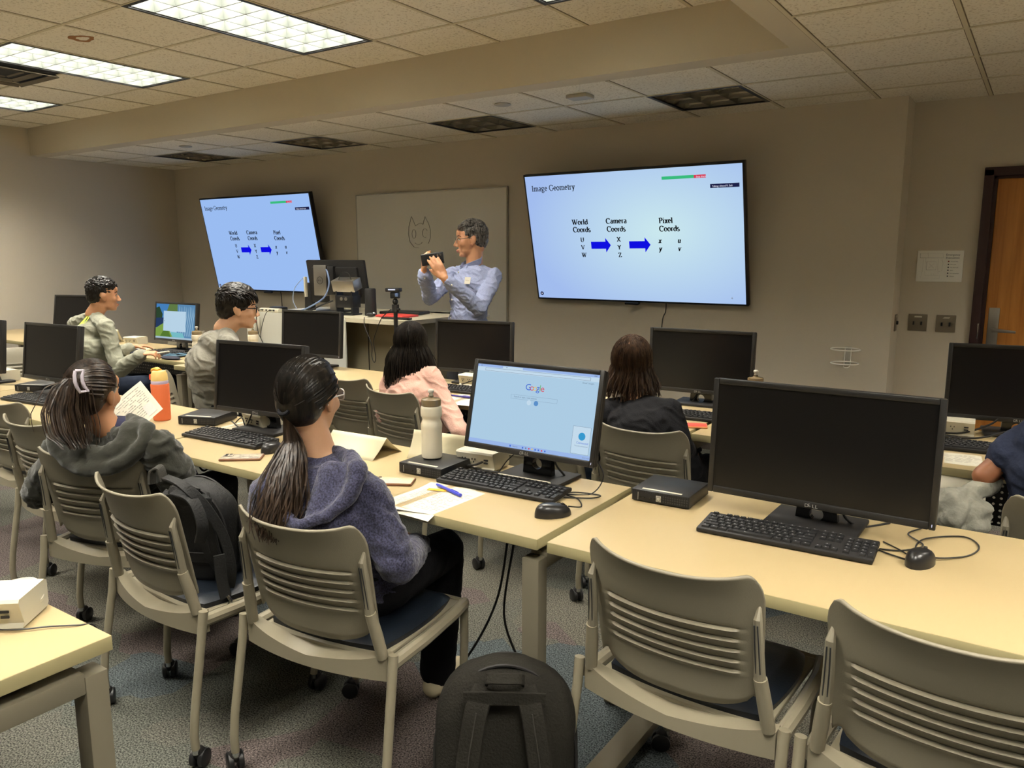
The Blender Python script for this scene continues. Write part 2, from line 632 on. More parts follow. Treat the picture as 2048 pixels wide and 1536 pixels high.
g = G(); g.box(((DX0 + DX1) / 2, YR + .035, DZ / 2 - .005), (DX1 - DX0 - .062, .044, DZ - .03), WOOD, .002)
g.build('door_leaf', door)
g = G()
hx = -.263
g.box((hx, YR + .008, 1.02), (.062, .012, .25), STEEL, .004)
g.build('lock_plate', door)
g = G()
g.cyl((hx, YR + .005, 1.0), (hx, YR - .045, 1.0), .013, STEEL)
g.tube([(hx, YR - .04, 1.0), (hx + .03, YR - .05, 1.0), (hx + .08, YR - .052, .998), (hx + .13, YR - .045, .994)], [.014, .012, .010, .008], STEEL, 10)
g.build('lever_handle', door)
g = G(); g.box((DX0 + .0, YR - .037, .99), (.006, .003, .10), CHROME, .001)
g.build('strike_plate', door)

# ceiling lamps
LAMPE = emis('fluorescent lamp light', (1.0, 0.945, 0.83), LAMP_L)
LAMPH = mat('lamp housing grey', srgb(96, 96, 90), 0.6)


def troffer(ix, x, y, ly, z, lit, label, group, nx, ny):
    t = thing('ceiling_lamp', label, 'ceiling lamp', (x + C / 2, y + ly / 2, z), 0, group)
    hw, hl = C / 2, ly / 2
    g = G()
    for s in (-1, 1):
        g.box((s * (hw - .011), 0, .0), (.022, ly, .012), BLKFR)
        g.box((0, s * (hl - .011), .0), (C - .044, .022, .012), BLKFR)
    g.build('lamp_frame', t)
    g = G()
    for s in (-1, 1):
        g.box((s * (hw - .004), 0, .07), (.006, ly, .13), LAMPH)
        g.box((0, s * (hl - .004), .07), (C, .006, .13), LAMPH)
    g.box((0, 0, .14), (C, ly, .008), LAMPH)
    g.build('housing', t, smooth=0)
    g = G()
    iw, il = C - .05, ly - .05
    B = LOUV if lit else LOUVD

    def blade(a, b):
        # parabolic blade: wide at the top, thin at the bottom
        a = V(a); b = V(b); d = (b - a).normalized(); nn = V((-d.y, d.x, 0))
        prof = [(.003, .022), (.006, .044), (.010, .066), (.016, .086)] if lit else [(.003, .012), (.006, .026), (.010, .040), (.014, .054)]
        for sgn in (-1, 1):
            pts = [(.0015, .002)] + prof
            for i in range(len(pts) - 1):
                w0, z0 = pts[i]; w1, z1 = pts[i + 1]
                q = [a + nn * w0 * sgn + V((0, 0, z0)), b + nn * w0 * sgn + V((0, 0, z0)), b + nn * w1 * sgn + V((0, 0, z1)), a + nn * w1 * sgn + V((0, 0, z1))]
                g.add(q, [(0, 1, 2, 3)], B)
        if lit:
            q = [a - nn * .003, b - nn * .003, b + nn * .003, a + nn * .003]
            g.add([p + V((0, 0, .0015)) for p in q], [(0, 1, 2, 3)], LRIM)
    for i in range(nx + 1):
        xx = -iw / 2 + iw * i / nx
        blade((xx, -il / 2, 0), (xx, il / 2, 0))
    for j in range(ny + 1):
        yy = -il / 2 + il * j / ny
        blade((-iw / 2, yy, 0), (iw / 2, yy, 0))
    g.build('louver', t)
    g = G()
    if lit:
        g.box((0, 0, .100), (iw, il, .004), LAMPE)
        g.build('light_panel', t, smooth=0)
    else:
        for i in (-1, 1):
            g.cyl((i * .13, -il / 2, .09), (i * .13, il / 2, .09), .013, WHTG, 10)
        g.build('light_tube', t)
    return t


names = {(-4.106, 2.446): 'lit ceiling lamp nearest the camera, beside the brown ceiling stain',
         (-5.936, 2.446): 'lit ceiling lamp above the left side of the class, next to the air vent',
         (-7.766, 2.446): 'lit ceiling lamp farthest to the left, close to the left wall',
         (-2.276, 2.446): 'lit ceiling lamp cut by the top edge, mostly out of view'}
for (x, y) in upper_lamps:
    hid = y < 2
    troffer(0, x, y, 2 * C, ZU, True, names.get((x, y), 'unseen ceiling lamp added to brighten the right side'),
            'long lit ceiling lamps' if not hid else 'lit ceiling lamps behind the camera', 3, 8)
for (x, y) in right_fill_lamps:
    troffer(0, x, y, 2 * C, ZL, True, 'unseen ceiling lamp added to brighten the right side', 'lit ceiling lamps behind the camera', 3, 8)
lown = ['switched-off square ceiling lamp above the right wall screen', 'switched-off square ceiling lamp above the whiteboard',
        'switched-off square ceiling lamp above the desk and left wall screen', 'switched-off square ceiling lamp nearest the left corner']
for k, (x, y) in enumerate(low_lamps):
    troffer(0, x, y, C, ZL, False, lown[k], 'switched-off square ceiling lamps', 3, 3)

# small ceiling fittings
for (x, y), lab in (((-3.141, 4.526), 'small round white ceiling plate above the whiteboard'), ((-6.775, 4.564), 'small round ceiling plate above the left wall screen')):
    g = G(); g.lathe([(.055, .0), (.06, -.006), (.045, -.012), (.0001, -.013)], (0, 0, 0), WHTG)
    tag(g.build('ceiling_detector', loc=(x, y, ZL)), lab, 'detector', 'round ceiling plates')
g = G(); g.box((0, 0, -.012), (.15, .11, .024), WHTG, .006)
tag(g.build('ceiling_detector', loc=(-2.561, 4.554, ZL)), 'rectangular white sensor box on the ceiling', 'sensor')
g = G()
VENT = mat('vent metal', srgb(92, 84, 70), 0.6)
for j, r in enumerate((.28, .2, .12)):
    for sx_, sy_, dx, dy in ((1, 0, 0, 1), (-1, 0, 0, 1), (0, 1, 1, 0), (0, -1, 1, 0)):
        c = V((sx_ * r, sy_ * r, -.012 * (3 - j) + .012))
        g.box(c, (.035 if sx_ else 2 * r, .035 if sy_ else 2 * r, .004), VENT, rot=Matrix.Rotation(.5 * (sx_ or 0), 4, 'Y') @ Matrix.Rotation(-.5 * (sy_ or 0), 4, 'X'))
g.box((0, 0, -.0015), (.58, .58, .002), SHADOWB)
tag(g.build('ceiling_vent', loc=(-6.24, 2.75, ZU), smooth=0), 'square air vent with dark dusty slots beside a lit lamp', 'vent')

# ---------------------------------------------------------------- wall screens
SLIDE = bpy.data.materials.new('lit slide')
SLIDE.use_nodes = True
nt = SLIDE.node_tree
nt.nodes.clear()
_e = nt.nodes.new('ShaderNodeEmission'); _o = nt.nodes.new('ShaderNodeOutputMaterial')
_e.inputs[0].default_value = (0.36, 0.56, 0.98, 1); _e.inputs[1].default_value = 0.9
nt.links.new(_e.outputs[0], _o.inputs[0])
# backlight of the right screen: paler and greener towards its middle right
SLIDE2 = SLIDE.copy(); SLIDE2.name = 'lit slide pale'
_t2 = SLIDE2.node_tree
_tc = _t2.nodes.new('ShaderNodeTexCoord'); _mp = _t2.nodes.new('ShaderNodeMapping'); _gr = _t2.nodes.new('ShaderNodeTexGradient'); _gr.gradient_type = 'SPHERICAL'
_mp.inputs['Location'].default_value = (-.22, 0, -.06); _mp.inputs['Scale'].default_value = (.85, 1, 1.35)
_rp = _t2.nodes.new('ShaderNodeValToRGB'); _rp.color_ramp.elements[0].color = (.40, .56, .95, 1); _rp.color_ramp.elements[1].color = (.66, .90, .95, 1)
_em = [n_ for n_ in _t2.nodes if n_.type == 'EMISSION'][0]
_t2.links.new(_tc.outputs['Object'], _mp.inputs[0]); _t2.links.new(_mp.outputs[0], _gr.inputs[0]); _t2.links.new(_gr.outputs['Fac'], _rp.inputs[0]); _t2.links.new(_rp.outputs[0], _em.inputs[0])
BLU = emis('slide blue', (0.005, 0.005, 0.75), 1.0)
TXT = mat('slide text black', (0.012, 0.014, 0.03), 0.9, spec=0.05)
GRN = emis('slide green', (0.05, 0.62, 0.25), 0.8)
RED = emis('slide red', (0.75, 0.05, 0.10), 0.9)
NVY = emis('slide navy', (0.012, 0.014, 0.06), 1.0)
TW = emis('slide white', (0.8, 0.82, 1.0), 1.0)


def arc(cx, cy, rx, ry, a0, a1, n=12):
    return [(cx + rx * math.cos(math.radians(a0 + (a1 - a0) * i / n)), cy + ry * math.sin(math.radians(a0 + (a1 - a0) * i / n))) for i in range(n + 1)]


# serif letters: strokes are thick where they run upright, thin where they lie; 's' entries are serifs (x, y)
X, CP = .46, .67
GL = {
    'I': (.34, [[(.17, 0), (.17, CP)]], [(.17, 0), (.17, CP)]),
    'm': (.78, [[(.12, 0), (.12, X)], arc(.255, .30, .135, .14, 180, 0) + [(.39, 0)], arc(.525, .30, .135, .14, 180, 0) + [(.66, 0)]], [(.12, 0), (.39, 0), (.66, 0), (.09, X)]),
    'a': (.45, [arc(.2, .32, .12, .13, 150, 0) + [(.32, .06), (.40, .02)], arc(.21, .13, .13, .12, 60, 350)], []),
    'g': (.50, [arc(.22, .31, .14, .14, 0, 360, 16), [(.12, .18), (.10, .10), (.2, .05), (.36, .03)], arc(.23, -.08, .17, .11, 40, 400, 16), [(.33, .41), (.46, .44)]], []),
    'e': (.44, [[(.08, .26), (.36, .26)] + arc(.22, .24, .15, .21, 5, 320, 16)], []),
    'G': (.72, [arc(.37, .335, .29, .335, 45, 345, 20) + [(.62, .26)], [(.58, .5), (.60, .64)]], [(.62, .29)]),
    'o': (.50, [arc(.25, .23, .18, .22, 0, 360, 18)], []),
    't': (.30, [[(.14, .60), (.14, .08)] + arc(.21, .08, .07, .07, 180, 320, 6), [(.03, X), (.27, X)]], []),
    'r': (.36, [[(.12, 0), (.12, X)], arc(.24, .32, .12, .11, 180, 50, 8)], [(.12, 0), (.09, X)]),
    'y': (.48, [[(.08, X), (.25, .02)], [(.42, X), (.25, .02), (.18, -.16), (.06, -.18)]], [(.09, X), (.40, X)]),
    'W': (.96, [[(.1, CP), (.3, 0)], [(.3, 0), (.48, CP)], [(.42, CP), (.64, 0)], [(.64, 0), (.86, CP)]], [(.1, CP), (.43, CP), (.86, CP)]),
    'l': (.28, [[(.14, 0), (.14, .69)]], [(.14, 0), (.11, .69)]),
    'd': (.51, [arc(.24, .22, .17, .21, 0, 360, 16), [(.40, .03), (.40, .69)]], [(.37, .69), (.44, 0.02)]),
    'C': (.68, [arc(.37, .335, .29, .335, 42, 318, 20), [(.57, .5), (.59, .66)]], []),
    's': (.38, [arc(.19, .34, .12, .11, 40, 250, 8) + arc(.19, .12, .13, .12, 70, -150, 8)], []),
    'P': (.58, [[(.16, 0), (.16, CP)], [(.16, CP - .01)] + arc(.30, .49, .2, .17, 90, -90, 10) + [(.16, .32)]], [(.16, 0), (.12, CP)]),
    'i': (.28, [[(.14, 0), (.14, X)], [(.14, .60), (.14, .67)]], [(.14, 0), (.11, X)]),
    'x': (.50, [[(.1, X), (.4, 0)], [(.4, X), (.1, 0)]], [(.1, X), (.4, X), (.1, 0), (.4, 0)]),
    'u': (.52, [[(.12, X)] + arc(.25, .14, .13, .13, 180, 360, 8) + [(.38, X)], [(.38, X), (.38, 0)]], [(.10, X), (.36, X), (.42, 0)]),
    'v': (.48, [[(.08, X), (.24, 0)], [(.24, 0), (.40, X)]], [(.09, X), (.40, X)]),
    'U': (.72, [[(.14, CP)] + arc(.36, .22, .22, .22, 180, 360, 10) + [(.58, CP)]], [(.14, CP), (.58, CP)]),
    'V': (.72, [[(.08, CP), (.36, 0)], [(.36, 0), (.64, CP)]], [(.1, CP), (.62, CP)]),
    'X': (.72, [[(.1, CP), (.62, 0)], [(.6, CP), (.1, 0)]], [(.12, CP), (.6, CP), (.12, 0), (.6, 0)]),
    'Y': (.70, [[(.1, CP), (.35, .32)], [(.6, CP), (.35, .32)], [(.35, .34), (.35, 0)]], [(.11, CP), (.6, CP), (.35, 0)]),
    'Z': (.62, [[(.08, CP - .02), (.52, CP - .02)], [(.52, CP), (.08, 0)], [(.08, .02), (.54, .02)], [(.08, .5), (.09, CP)], [(.53, .16), (.54, 0)]], []),
    ' ': (.28, [], []),
}


def serif_text(g, s_, put, x, y, size, m, narrow=1.0, slant=0.0, bold=1.0):
    """put(a,b) maps local plane coordinates (metres) to a 3D point"""
    cx = x
    for ch in s_:
        adv, strokes, ser = GL[ch]
        sl = lambda p: (cx + (p[0] + slant * p[1]) * size * narrow, y + p[1] * size)
        for st in strokes:
            pts = [sl(p) for p in st]
            L_, R_ = [], []
            for i, p in enumerate(pts):
                a = pts[max(i - 1, 0)]; b = pts[min(i + 1, len(pts) - 1)]
                dx, dy = b[0] - a[0], b[1] - a[1]
                l = math.hypot(dx, dy) or 1e-6
                k = abs(dy) / l
                thin = dx > 0 and dy > 0 and abs(dx) > .2 * abs(dy)      # rising diagonals are the thin ones
                wd = (.055 + (.075 if not thin else .02) * k * bold) * size * .5 * (1 + .25 * bold)
                nx, ny = -dy / l, dx / l
                L_.append((p[0] + nx * wd, p[1] + ny * wd)); R_.append((p[0] - nx * wd, p[1] - ny * wd))
            vs = [put(*q) for q in L_] + [put(*q) for q in R_]
            n_ = len(pts)
            g.add(vs, [(i, i + 1, n_ + i + 1, n_ + i) for i in range(n_ - 1)], m)
        for p in ser:
            c = sl(p); h = .028 * size; w_ = .105 * size
            yy = c[1] + (h if p[1] < .1 else -h)
            g.add([put(c[0] - w_, yy - h), put(c[0] + w_, yy - h), put(c[0] + w_, yy + h), put(c[0] - w_, yy + h)], [(0, 1, 2, 3)], m)
        cx += adv * size * narrow
    return cx


def wall_screen(c, tilt, label, SLIDE=SLIDE):
    W, H = 1.805, 1.035
    t = thing('wall_screen', label, 'television', c, 0, 'big wall screens')
    R = Matrix.Rotation(-tilt, 4, 'X')       # top leans towards the room
    g = G(); g.M = R
    g.box((0, .03, 0), (W, .045, H), BLK, .006)
    g.box((-.02, .001, -H / 2 - .006), (.12, .03, .016), BLK, .004)
    g.build('bezel', t)
    g = G(); g.M = R
    g.box((0, .07, -.05), (.7, .06, .5), BLKR, .01)
    g.build('mount_box', t)
    g = G(); g.M = R
    bx = .016
    sw, sh = W - 2 * bx, H - 2 * bx
    y0 = .0065
    g.add([(-sw / 2, y0, -sh / 2), (sw / 2, y0, -sh / 2), (sw / 2, y0, sh / 2), (-sw / 2, y0, sh / 2)], [(0, 1, 2, 3)], SLIDE)
    scr = g.build('screen', t, smooth=0)

    def uv(u, v, off=.0012):
        return V((-sw / 2 + u * sw, y0 - off, sh / 2 - v * sh))

    def put(a, b):
        return V((-sw / 2 + a, y0 - .0015, sh / 2 + b))
    g = G(); g.M = R

    def rect(u0, v0, u1, v1, m, off=.0012):
        g.add([uv(u0, v1, off), uv(u1, v1, off), uv(u1, v0, off), uv(u0, v0, off)], [(0, 1, 2, 3)], m)

    def word(s_, u, v, size, u1=None, slant=0.0, bold=1.0):
        g = G(); g.M = R
        wd = sum(GL[c_][0] for c_ in s_) * size
        nar = (u1 - u) * sw / wd if u1 else .9
        serif_text(g, s_, put, u * sw, -v * sh, size, TXT, nar, slant, bold)
        g.build('slide_word', scr, smooth=0)
    word('Image Geometry', .030, .118, .066, .255, bold=.5)
    for s_, u0, u1, v in (('World', .222, .303, .392), ('Coords', .224, .313, .452), ('Camera', .392, .493, .390), ('Coords', .394, .484, .452),
                          ('Pixel', .640, .703, .397), ('Coords', .640, .731, .457)):
        word(s_, u0, v, .060, u1)
    for s_, u, v in (('U', .257, .530), ('V', .257, .590), ('W', .256, .652), ('X', .438, .530), ('Y', .438, .592), ('Z', .440, .652)):
        word(s_, u, v, .052)
    for s_, u, v in (('x', .632, .545), ('y', .632, .605), ('u', .718, .545), ('v', .718, .605)):
        word(s_, u, v, .056, slant=.22)
    g = G(); g.M = R
    rect(.665, .060, .803, .082, GRN)
    rect(.803, .061, .853, .083, RED)
    g.text('Stop share', Matrix.Translation(uv(.812, .079, .002)) @ Matrix.Rotation(PI / 2, 4, 'X'), .017, TW)
    rect(.869, .130, .987, .158, NVY)
    g.text('Talking: Ahmed R. Salti', Matrix.Translation(uv(.877, .152, .002)) @ Matrix.Rotation(PI / 2, 4, 'X'), .0185, TW, sx=.85)
    g.build('meeting_bar', scr, smooth=0)
    for u0, v0, ww in ((.309, .530, .098), (.496, .529, .100)):
        g = G(); g.M = R
        v1 = v0 + .056; hd = u0 + ww * .74; vm = (v0 + v1) / 2
        g.add([uv(u0, v1), uv(hd, v1), uv(hd, vm + .058), uv(u0 + ww, vm), uv(hd, vm - .058), uv(hd, v0), uv(u0, v0)], [tuple(range(7))], BLU)
        g.build('slide_arrow', scr, smooth=0)
    g = G(); g.M = R
    cc = uv(.019, .964)
    ri = [(cc.x + .016 * math.cos(2 * PI * k / 16), cc.y, cc.z + .016 * math.sin(2 * PI * k / 16)) for k in range(16)]
    g.poly(ri, NVY)
    g.poly([(cc.x - .004, cc.y - .001, cc.z - .007), (cc.x + .008, cc.y - .001, cc.z), (cc.x - .004, cc.y - .001, cc.z + .007)], TW)
    g.text('6', Matrix.Translation(uv(.94, .962, .002)) @ Matrix.Rotation(PI / 2, 4, 'X'), .022, INKL)
    g.build('slide_mark', scr, smooth=0)
    return t


wall_screen((-2.676, 5.555, 1.617), math.radians(-13.5), 'right wall-mounted screen with a blue slide, directly right of the whiteboard', SLIDE2)
wall_screen((-7.04, 5.560, 1.596), math.radians(-10.5), 'left wall-mounted screen with a blue slide, partly behind the desk monitor')
cable('cable', [(-2.42, 5.70, 1.13), (-2.43, 5.72, 1.05), (-2.46, 5.728, .95), (-2.47, 5.728, .5)], .004, 'thin black cord hanging down the wall below the right wall screen')
cable('cable', [(-6.92, 5.70, 1.10), (-6.93, 5.725, 1.02), (-6.93, 5.728, .6)], .004, 'thin cord hanging down the wall below the left wall screen')

# ---------------------------------------------------------------- whiteboard
WB = mat('whiteboard enamel', srgb(232, 228, 218), 0.24, spec=0.5)
MARK = mat('faint marker line', srgb(120, 112, 100), 0.8)
ALU = mat('aluminium trim', srgb(180, 176, 166), 0.4, metal=0.6)
wb = thing('whiteboard', 'large whiteboard with a faint hand-drawn cat face, between the wall screens', 'whiteboard', (-4.832, YF, 1.46))
g = G(); g.box((0, -.018, 0), (1.80, .012, 1.20), WB, .002); g.build('board_panel', wb)
g = G()
for s_ in (-1, 1):
    g.box((s_ * .906, -.016, 0), (.012, .022, 1.22), ALU, .003)
    g.box((0, -.016, s_ * .606), (1.824, .022, .012), ALU, .003)
g.build('board_frame', wb)
g = G(); g.box((0, -.05, -.62), (1.2, .07, .015), ALU, .003); g.build('marker_tray', wb)
g = G()


def wline(pts, r=.0028):
    """marker strokes from places read off the photograph, on the board plane"""
    out = []
    for px, py in pts:
        q = at(px, py, 1) - V((0, 0, CAMZ))
        q = q * (YF - .0255) / q.y
        out.append(V((q.x + 4.832, -.0255, q.z + CAMZ - 1.46)))
    g.tube(out, r, MARK, 4, flat=.3)


wline([(817, 468), (818, 452), (823, 433), (831, 452), (836, 448), (842, 446), (846, 449), (850, 433), (857, 447), (861, 460), (861, 475), (857, 487)])
wline([(817, 468), (820, 484), (828, 494), (838, 496)])
wline(arc(828, 468, 4, 9, 0, 360, 14))
wline(arc(850, 466, 5, 9, 60, 330, 14))
wline(arc(837, 482, 8, 7, 20, 150, 8))
g.build('marker_drawing', wb)

# ---------------------------------------------------------------- items on the right wall
RINGM = mat('white wire', srgb(252, 250, 240), 0.35)
t = thing('wire_ring_holder', 'white wire bracket with two rings on the front wall near the recess', 'wall bracket', (-1.085, YF, .80))
for zz, rr in ((.055, .094), (-.040, .088)):
    g = G()
    g.tube([(rr * math.cos(a), -.10 + rr * math.sin(a), zz) for a in [2 * PI * k / 32 for k in range(33)]], .0045, RINGM, 6)
    g.build('wire_ring', t)
g = G(); g.box((.0, -.004, 0), (.045, .006, .13), WHTG, .002)
for xx in (-.02, .02):
    g.tube([(xx, -.006, .06), (xx, -.012, -.06), (xx * .9, -.03, -.072), (xx * .5, -.06, -.075), (0, -.065, -.075)], .003, RINGM, 6)
g.build('wall_plate', t)

t = thing('evacuation_sign', 'white emergency evacuation plan sign on the recess wall left of the door', 'sign', (-.603, YR, 1.412))
g = G(); g.box((0, -.004, 0), (.275, .008, .208), mat('sign white', srgb(250, 248, 240), .4), .001); g.build('sign_board', t)
g = G()
RX = Matrix.Rotation(PI / 2, 4, 'X')
g.text('Emergency', Matrix.Translation((.034, -.0088, .070)) @ RX, .0185, INK, sx=1.0)
g.text('Evacuation', Matrix.Translation((.034, -.0088, .050)) @ RX, .0185, INK, sx=1.0)
for k in range(6):
    zz = .032 - k * .0195
    m_ = RED if k in (0,) else INK
    ri = [(.052 + .0045 * math.cos(2 * PI * j / 10), -.0088, zz + .0045 * math.sin(2 * PI * j / 10)) for j in range(10)]
    g.poly(ri[::-1], mat('sign red', srgb(150, 50, 40), .7) if k == 0 else INK)
    g.text(('You are here', 'Exit route', 'Fire alarm pull', 'Stairs', 'Fire extinguisher', 'Elevator')[k], Matrix.Translation((.064, -.0088, zz - .003)) @ RX, .008, INK)


def sl(*pts, r=.0007):
    g.tube([(x, -.0088, z) for x, z in pts], r, INK, 4, flat=.3, caps=False)


sl((-.12, .085), (.015, .085), (.018, .055), (-.12, .055), (-.12, .085)); sl((-.075, .085), (-.07, .055)); sl((-.10, .05), (-.10, -.03), (-.11, -.08), (.005, -.083), (.005, -.06))
sl((-.085, .055), (-.085, -.062), (.0, -.062)); sl((-.078, .03), (-.02, .03), (-.02, -.025), (-.078, -.025), (-.078, .03)); sl((-.065, .018), (-.032, -.014)); sl((-.032, .018), (-.065, -.014))
sl((-.01, .05), (-.01, .0), (-.005, -.05)); sl((.012, .045), (.02, .02), (.015, -.03), (-.005, -.035)); sl((-.045, -.05), (-.045, -.06)); sl((-.03, -.05), (-.03, -.06))
g.build('floor_plan', t)

PLATE = mat('grey switch plate', srgb(128, 118, 100), 0.45, metal=0.3)
for k, (xc, lab) in enumerate(((-.707, 'grey double switch plate farther from the door, with a neat white label'), (-.536, 'grey double switch plate nearer the door, with a torn white label'))):
    t = thing('switch_plate', lab, 'light switch', (xc, YR, 1.028), 0, 'double switch plates')
    g = G(); g.box((0, -.004, 0), (.117, .008, .115), PLATE, .003); g.build('plate', t)
    for s_ in (-1, 1):
        g = G(); g.box((s_ * .024, -.010, -.004), (.010, .014, .024), BLK, .002); g.build('toggle', t)
    g = G(); g.poly([(-.022, -.0085, .035), (.025 if k == 0 else .018, -.0085, .035), (.025, -.0085, .045), (-.02 if k == 0 else -.008, -.0085, .045)], WHT); g.build('label_strip', t, smooth=0)
t = thing('switch_plate', 'single switch plate on the narrow side face of the wall corner', 'light switch', (XJ, 5.90, 1.03))
g = G(); g.box((.004, 0, 0), (.008, .07, .115), PLATE, .003); g.build('plate', t)
g = G(); g.box((.012, 0, 0), (.018, .010, .024), BLK, .002); g.build('toggle', t)
g = G(); g.box((.0085, 0, .042), (.001, .03, .012), WHT); g.build('label_strip', t)

# ---------------------------------------------------------------- tables
TZ = .745
TT = .030


def table_u(x0, x1, y0, y1, label, group='classroom tables', leg_in=.06, panel=True):
    """rectangular table on end frames; origin on the floor at its middle"""
    w_, d_ = x1 - x0, y1 - y0
    t = thing('classroom_table', label, 'table', ((x0 + x1) / 2, (y0 + y1) / 2, 0), 0, group)
    g = G()
    g.box((0, 0, TZ - TT / 2), (w_, d_, TT), EDGE, .002)
    g.add([(-w_ / 2 + .001, -d_ / 2 + .001, TZ + .0004), (w_ / 2 - .001, -d_ / 2 + .001, TZ + .0004), (w_ / 2 - .001, d_ / 2 - .001, TZ + .0004), (-w_ / 2 + .001, d_ / 2 - .001, TZ + .0004)], [(0, 1, 2, 3)], LAM)
    g.build('tabletop', t)
    for s_ in (-1, 1):
        lx = s_ * (w_ / 2 - .030)
        for q in (-1, 1):
            g = G(); ly = q * (d_ / 2 - .035) - (.0)
            g.box((lx, ly, .34), (.054, .045, .68), FRAME, .003); g.build('leg', t)
        g = G(); g.box((lx, 0, .668), (.054, d_ - .115, .024 + .02), FRAME, .003); g.build('end_rail', t)
    g = G()
    for s_ in (-1, 1):
        g.box((s_ * (w_ / 2 - .14), 0, .700), (.17, d_ * .55, .028), BLKR, .002)
    g.box((0, 0, .696), (w_ - .2, .05, .036), BLKR, .002)
    g.build('under_rail', t)
    if panel:
        g = G(); g.box((0, d_ / 2 - .05, .56), (w_ - .24, .004, .26), PERF); g.build('modesty_panel', t)
    return t


def table_t(x0, x1, y0, y1, label, group='classroom tables', panel=True):
    w_, d_ = x1 - x0, y1 - y0
    t = thing('classroom_table', label, 'table', ((x0 + x1) / 2, (y0 + y1) / 2, 0), 0, group)
    g = G()
    g.box((0, 0, TZ - TT / 2), (w_, d_, TT), EDGE, .002)
    g.add([(-w_ / 2 + .001, -d_ / 2 + .001, TZ + .0004), (w_ / 2 - .001, -d_ / 2 + .001, TZ + .0004), (w_ / 2 - .001, d_ / 2 - .001, TZ + .0004), (-w_ / 2 + .001, d_ / 2 - .001, TZ + .0004)], [(0, 1, 2, 3)], LAM)
    g.build('tabletop', t)
    for s_ in (-1, 1):
        lx = s_ * (w_ / 2 - .10)
        g = G(); g.box((lx, .14, .36), (.055, .09, .66), FRAME, .003); g.build('leg', t)
        g = G(); g.box((lx, .0, .0335), (.075, d_ - .10, .035), FRAME, .004)
        g.cyl((lx, -.28, 0), (lx, -.28, .02), .02, BLKR); g.cyl((lx, .28, 0), (lx, .28, .02), .02, BLKR)
        g.build('foot_bar', t)
        g = G(); g.box((lx, .02, .70), (.06, d_ - .2, .028), BLKR, .003); g.build('top_bracket', t)
    if panel:
        g = G(); g.box((0, .2, .54), (w_ - .26, .004, .30), PERF); g.build('modesty_panel', t)
    return t


AX = -1.052
table_u(AX - 1.83, AX, 1.672, 2.245, 'middle-row table holding the search page monitor, white bottle and folded cards', panel=False)
table_u(AX - 3.67, AX - 1.84, 1.672, 2.245, 'middle-row table left of the cards, with the orange bottle and a dark monitor', panel=False)
table_u(AX - 5.51, AX - 3.68, 1.672, 2.245, 'middle-row table cut by the left edge of the photo', panel=False)
table_t(-1.022, .81, 1.672, 2.396, 'deep table in the right foreground under the biggest dark monitor', panel=False)
table_u(-3.03, -1.20, 3.08, 3.66, 'front-row table before the pink top and the black top')
table_u(-4.87, -3.04, 3.08, 3.66, 'front-row table by the man in the grey T-shirt')
table_u(-6.72, -4.89, 3.20, 3.78, 'front-row table on the left with the wallpaper monitor')
table_u(-8.56, -6.73, 3.20, 3.78, 'front-row table beside the left wall')
table_t(-1.18, .65, 3.09, 3.84, 'deep front-row table at the far right edge')
table_u(-1.468 - 1.83, -1.468, .180, .755, 'near table corner in the lower left foreground', panel=False)
# hanging cable tray under the near table
t = thing('cable_tray', 'bent steel cable tray hanging below the near left table', 'cable tray', (-1.95, .5, 0))
g = G(); g.box((0, 0, .50), (.40, .20, .004), FRAME); g.box((0, .10, .545), (.40, .004, .09), FRAME); g.box((0, -.10, .545), (.40, .004, .09), FRAME)
for s_ in (-1, 1):
    g.box((s_ * .19, .10, .63), (.02, .004, .15), FRAME); g.box((s_ * .19, -.10, .63), (.02, .004, .15), FRAME)
g.build('tray', t)

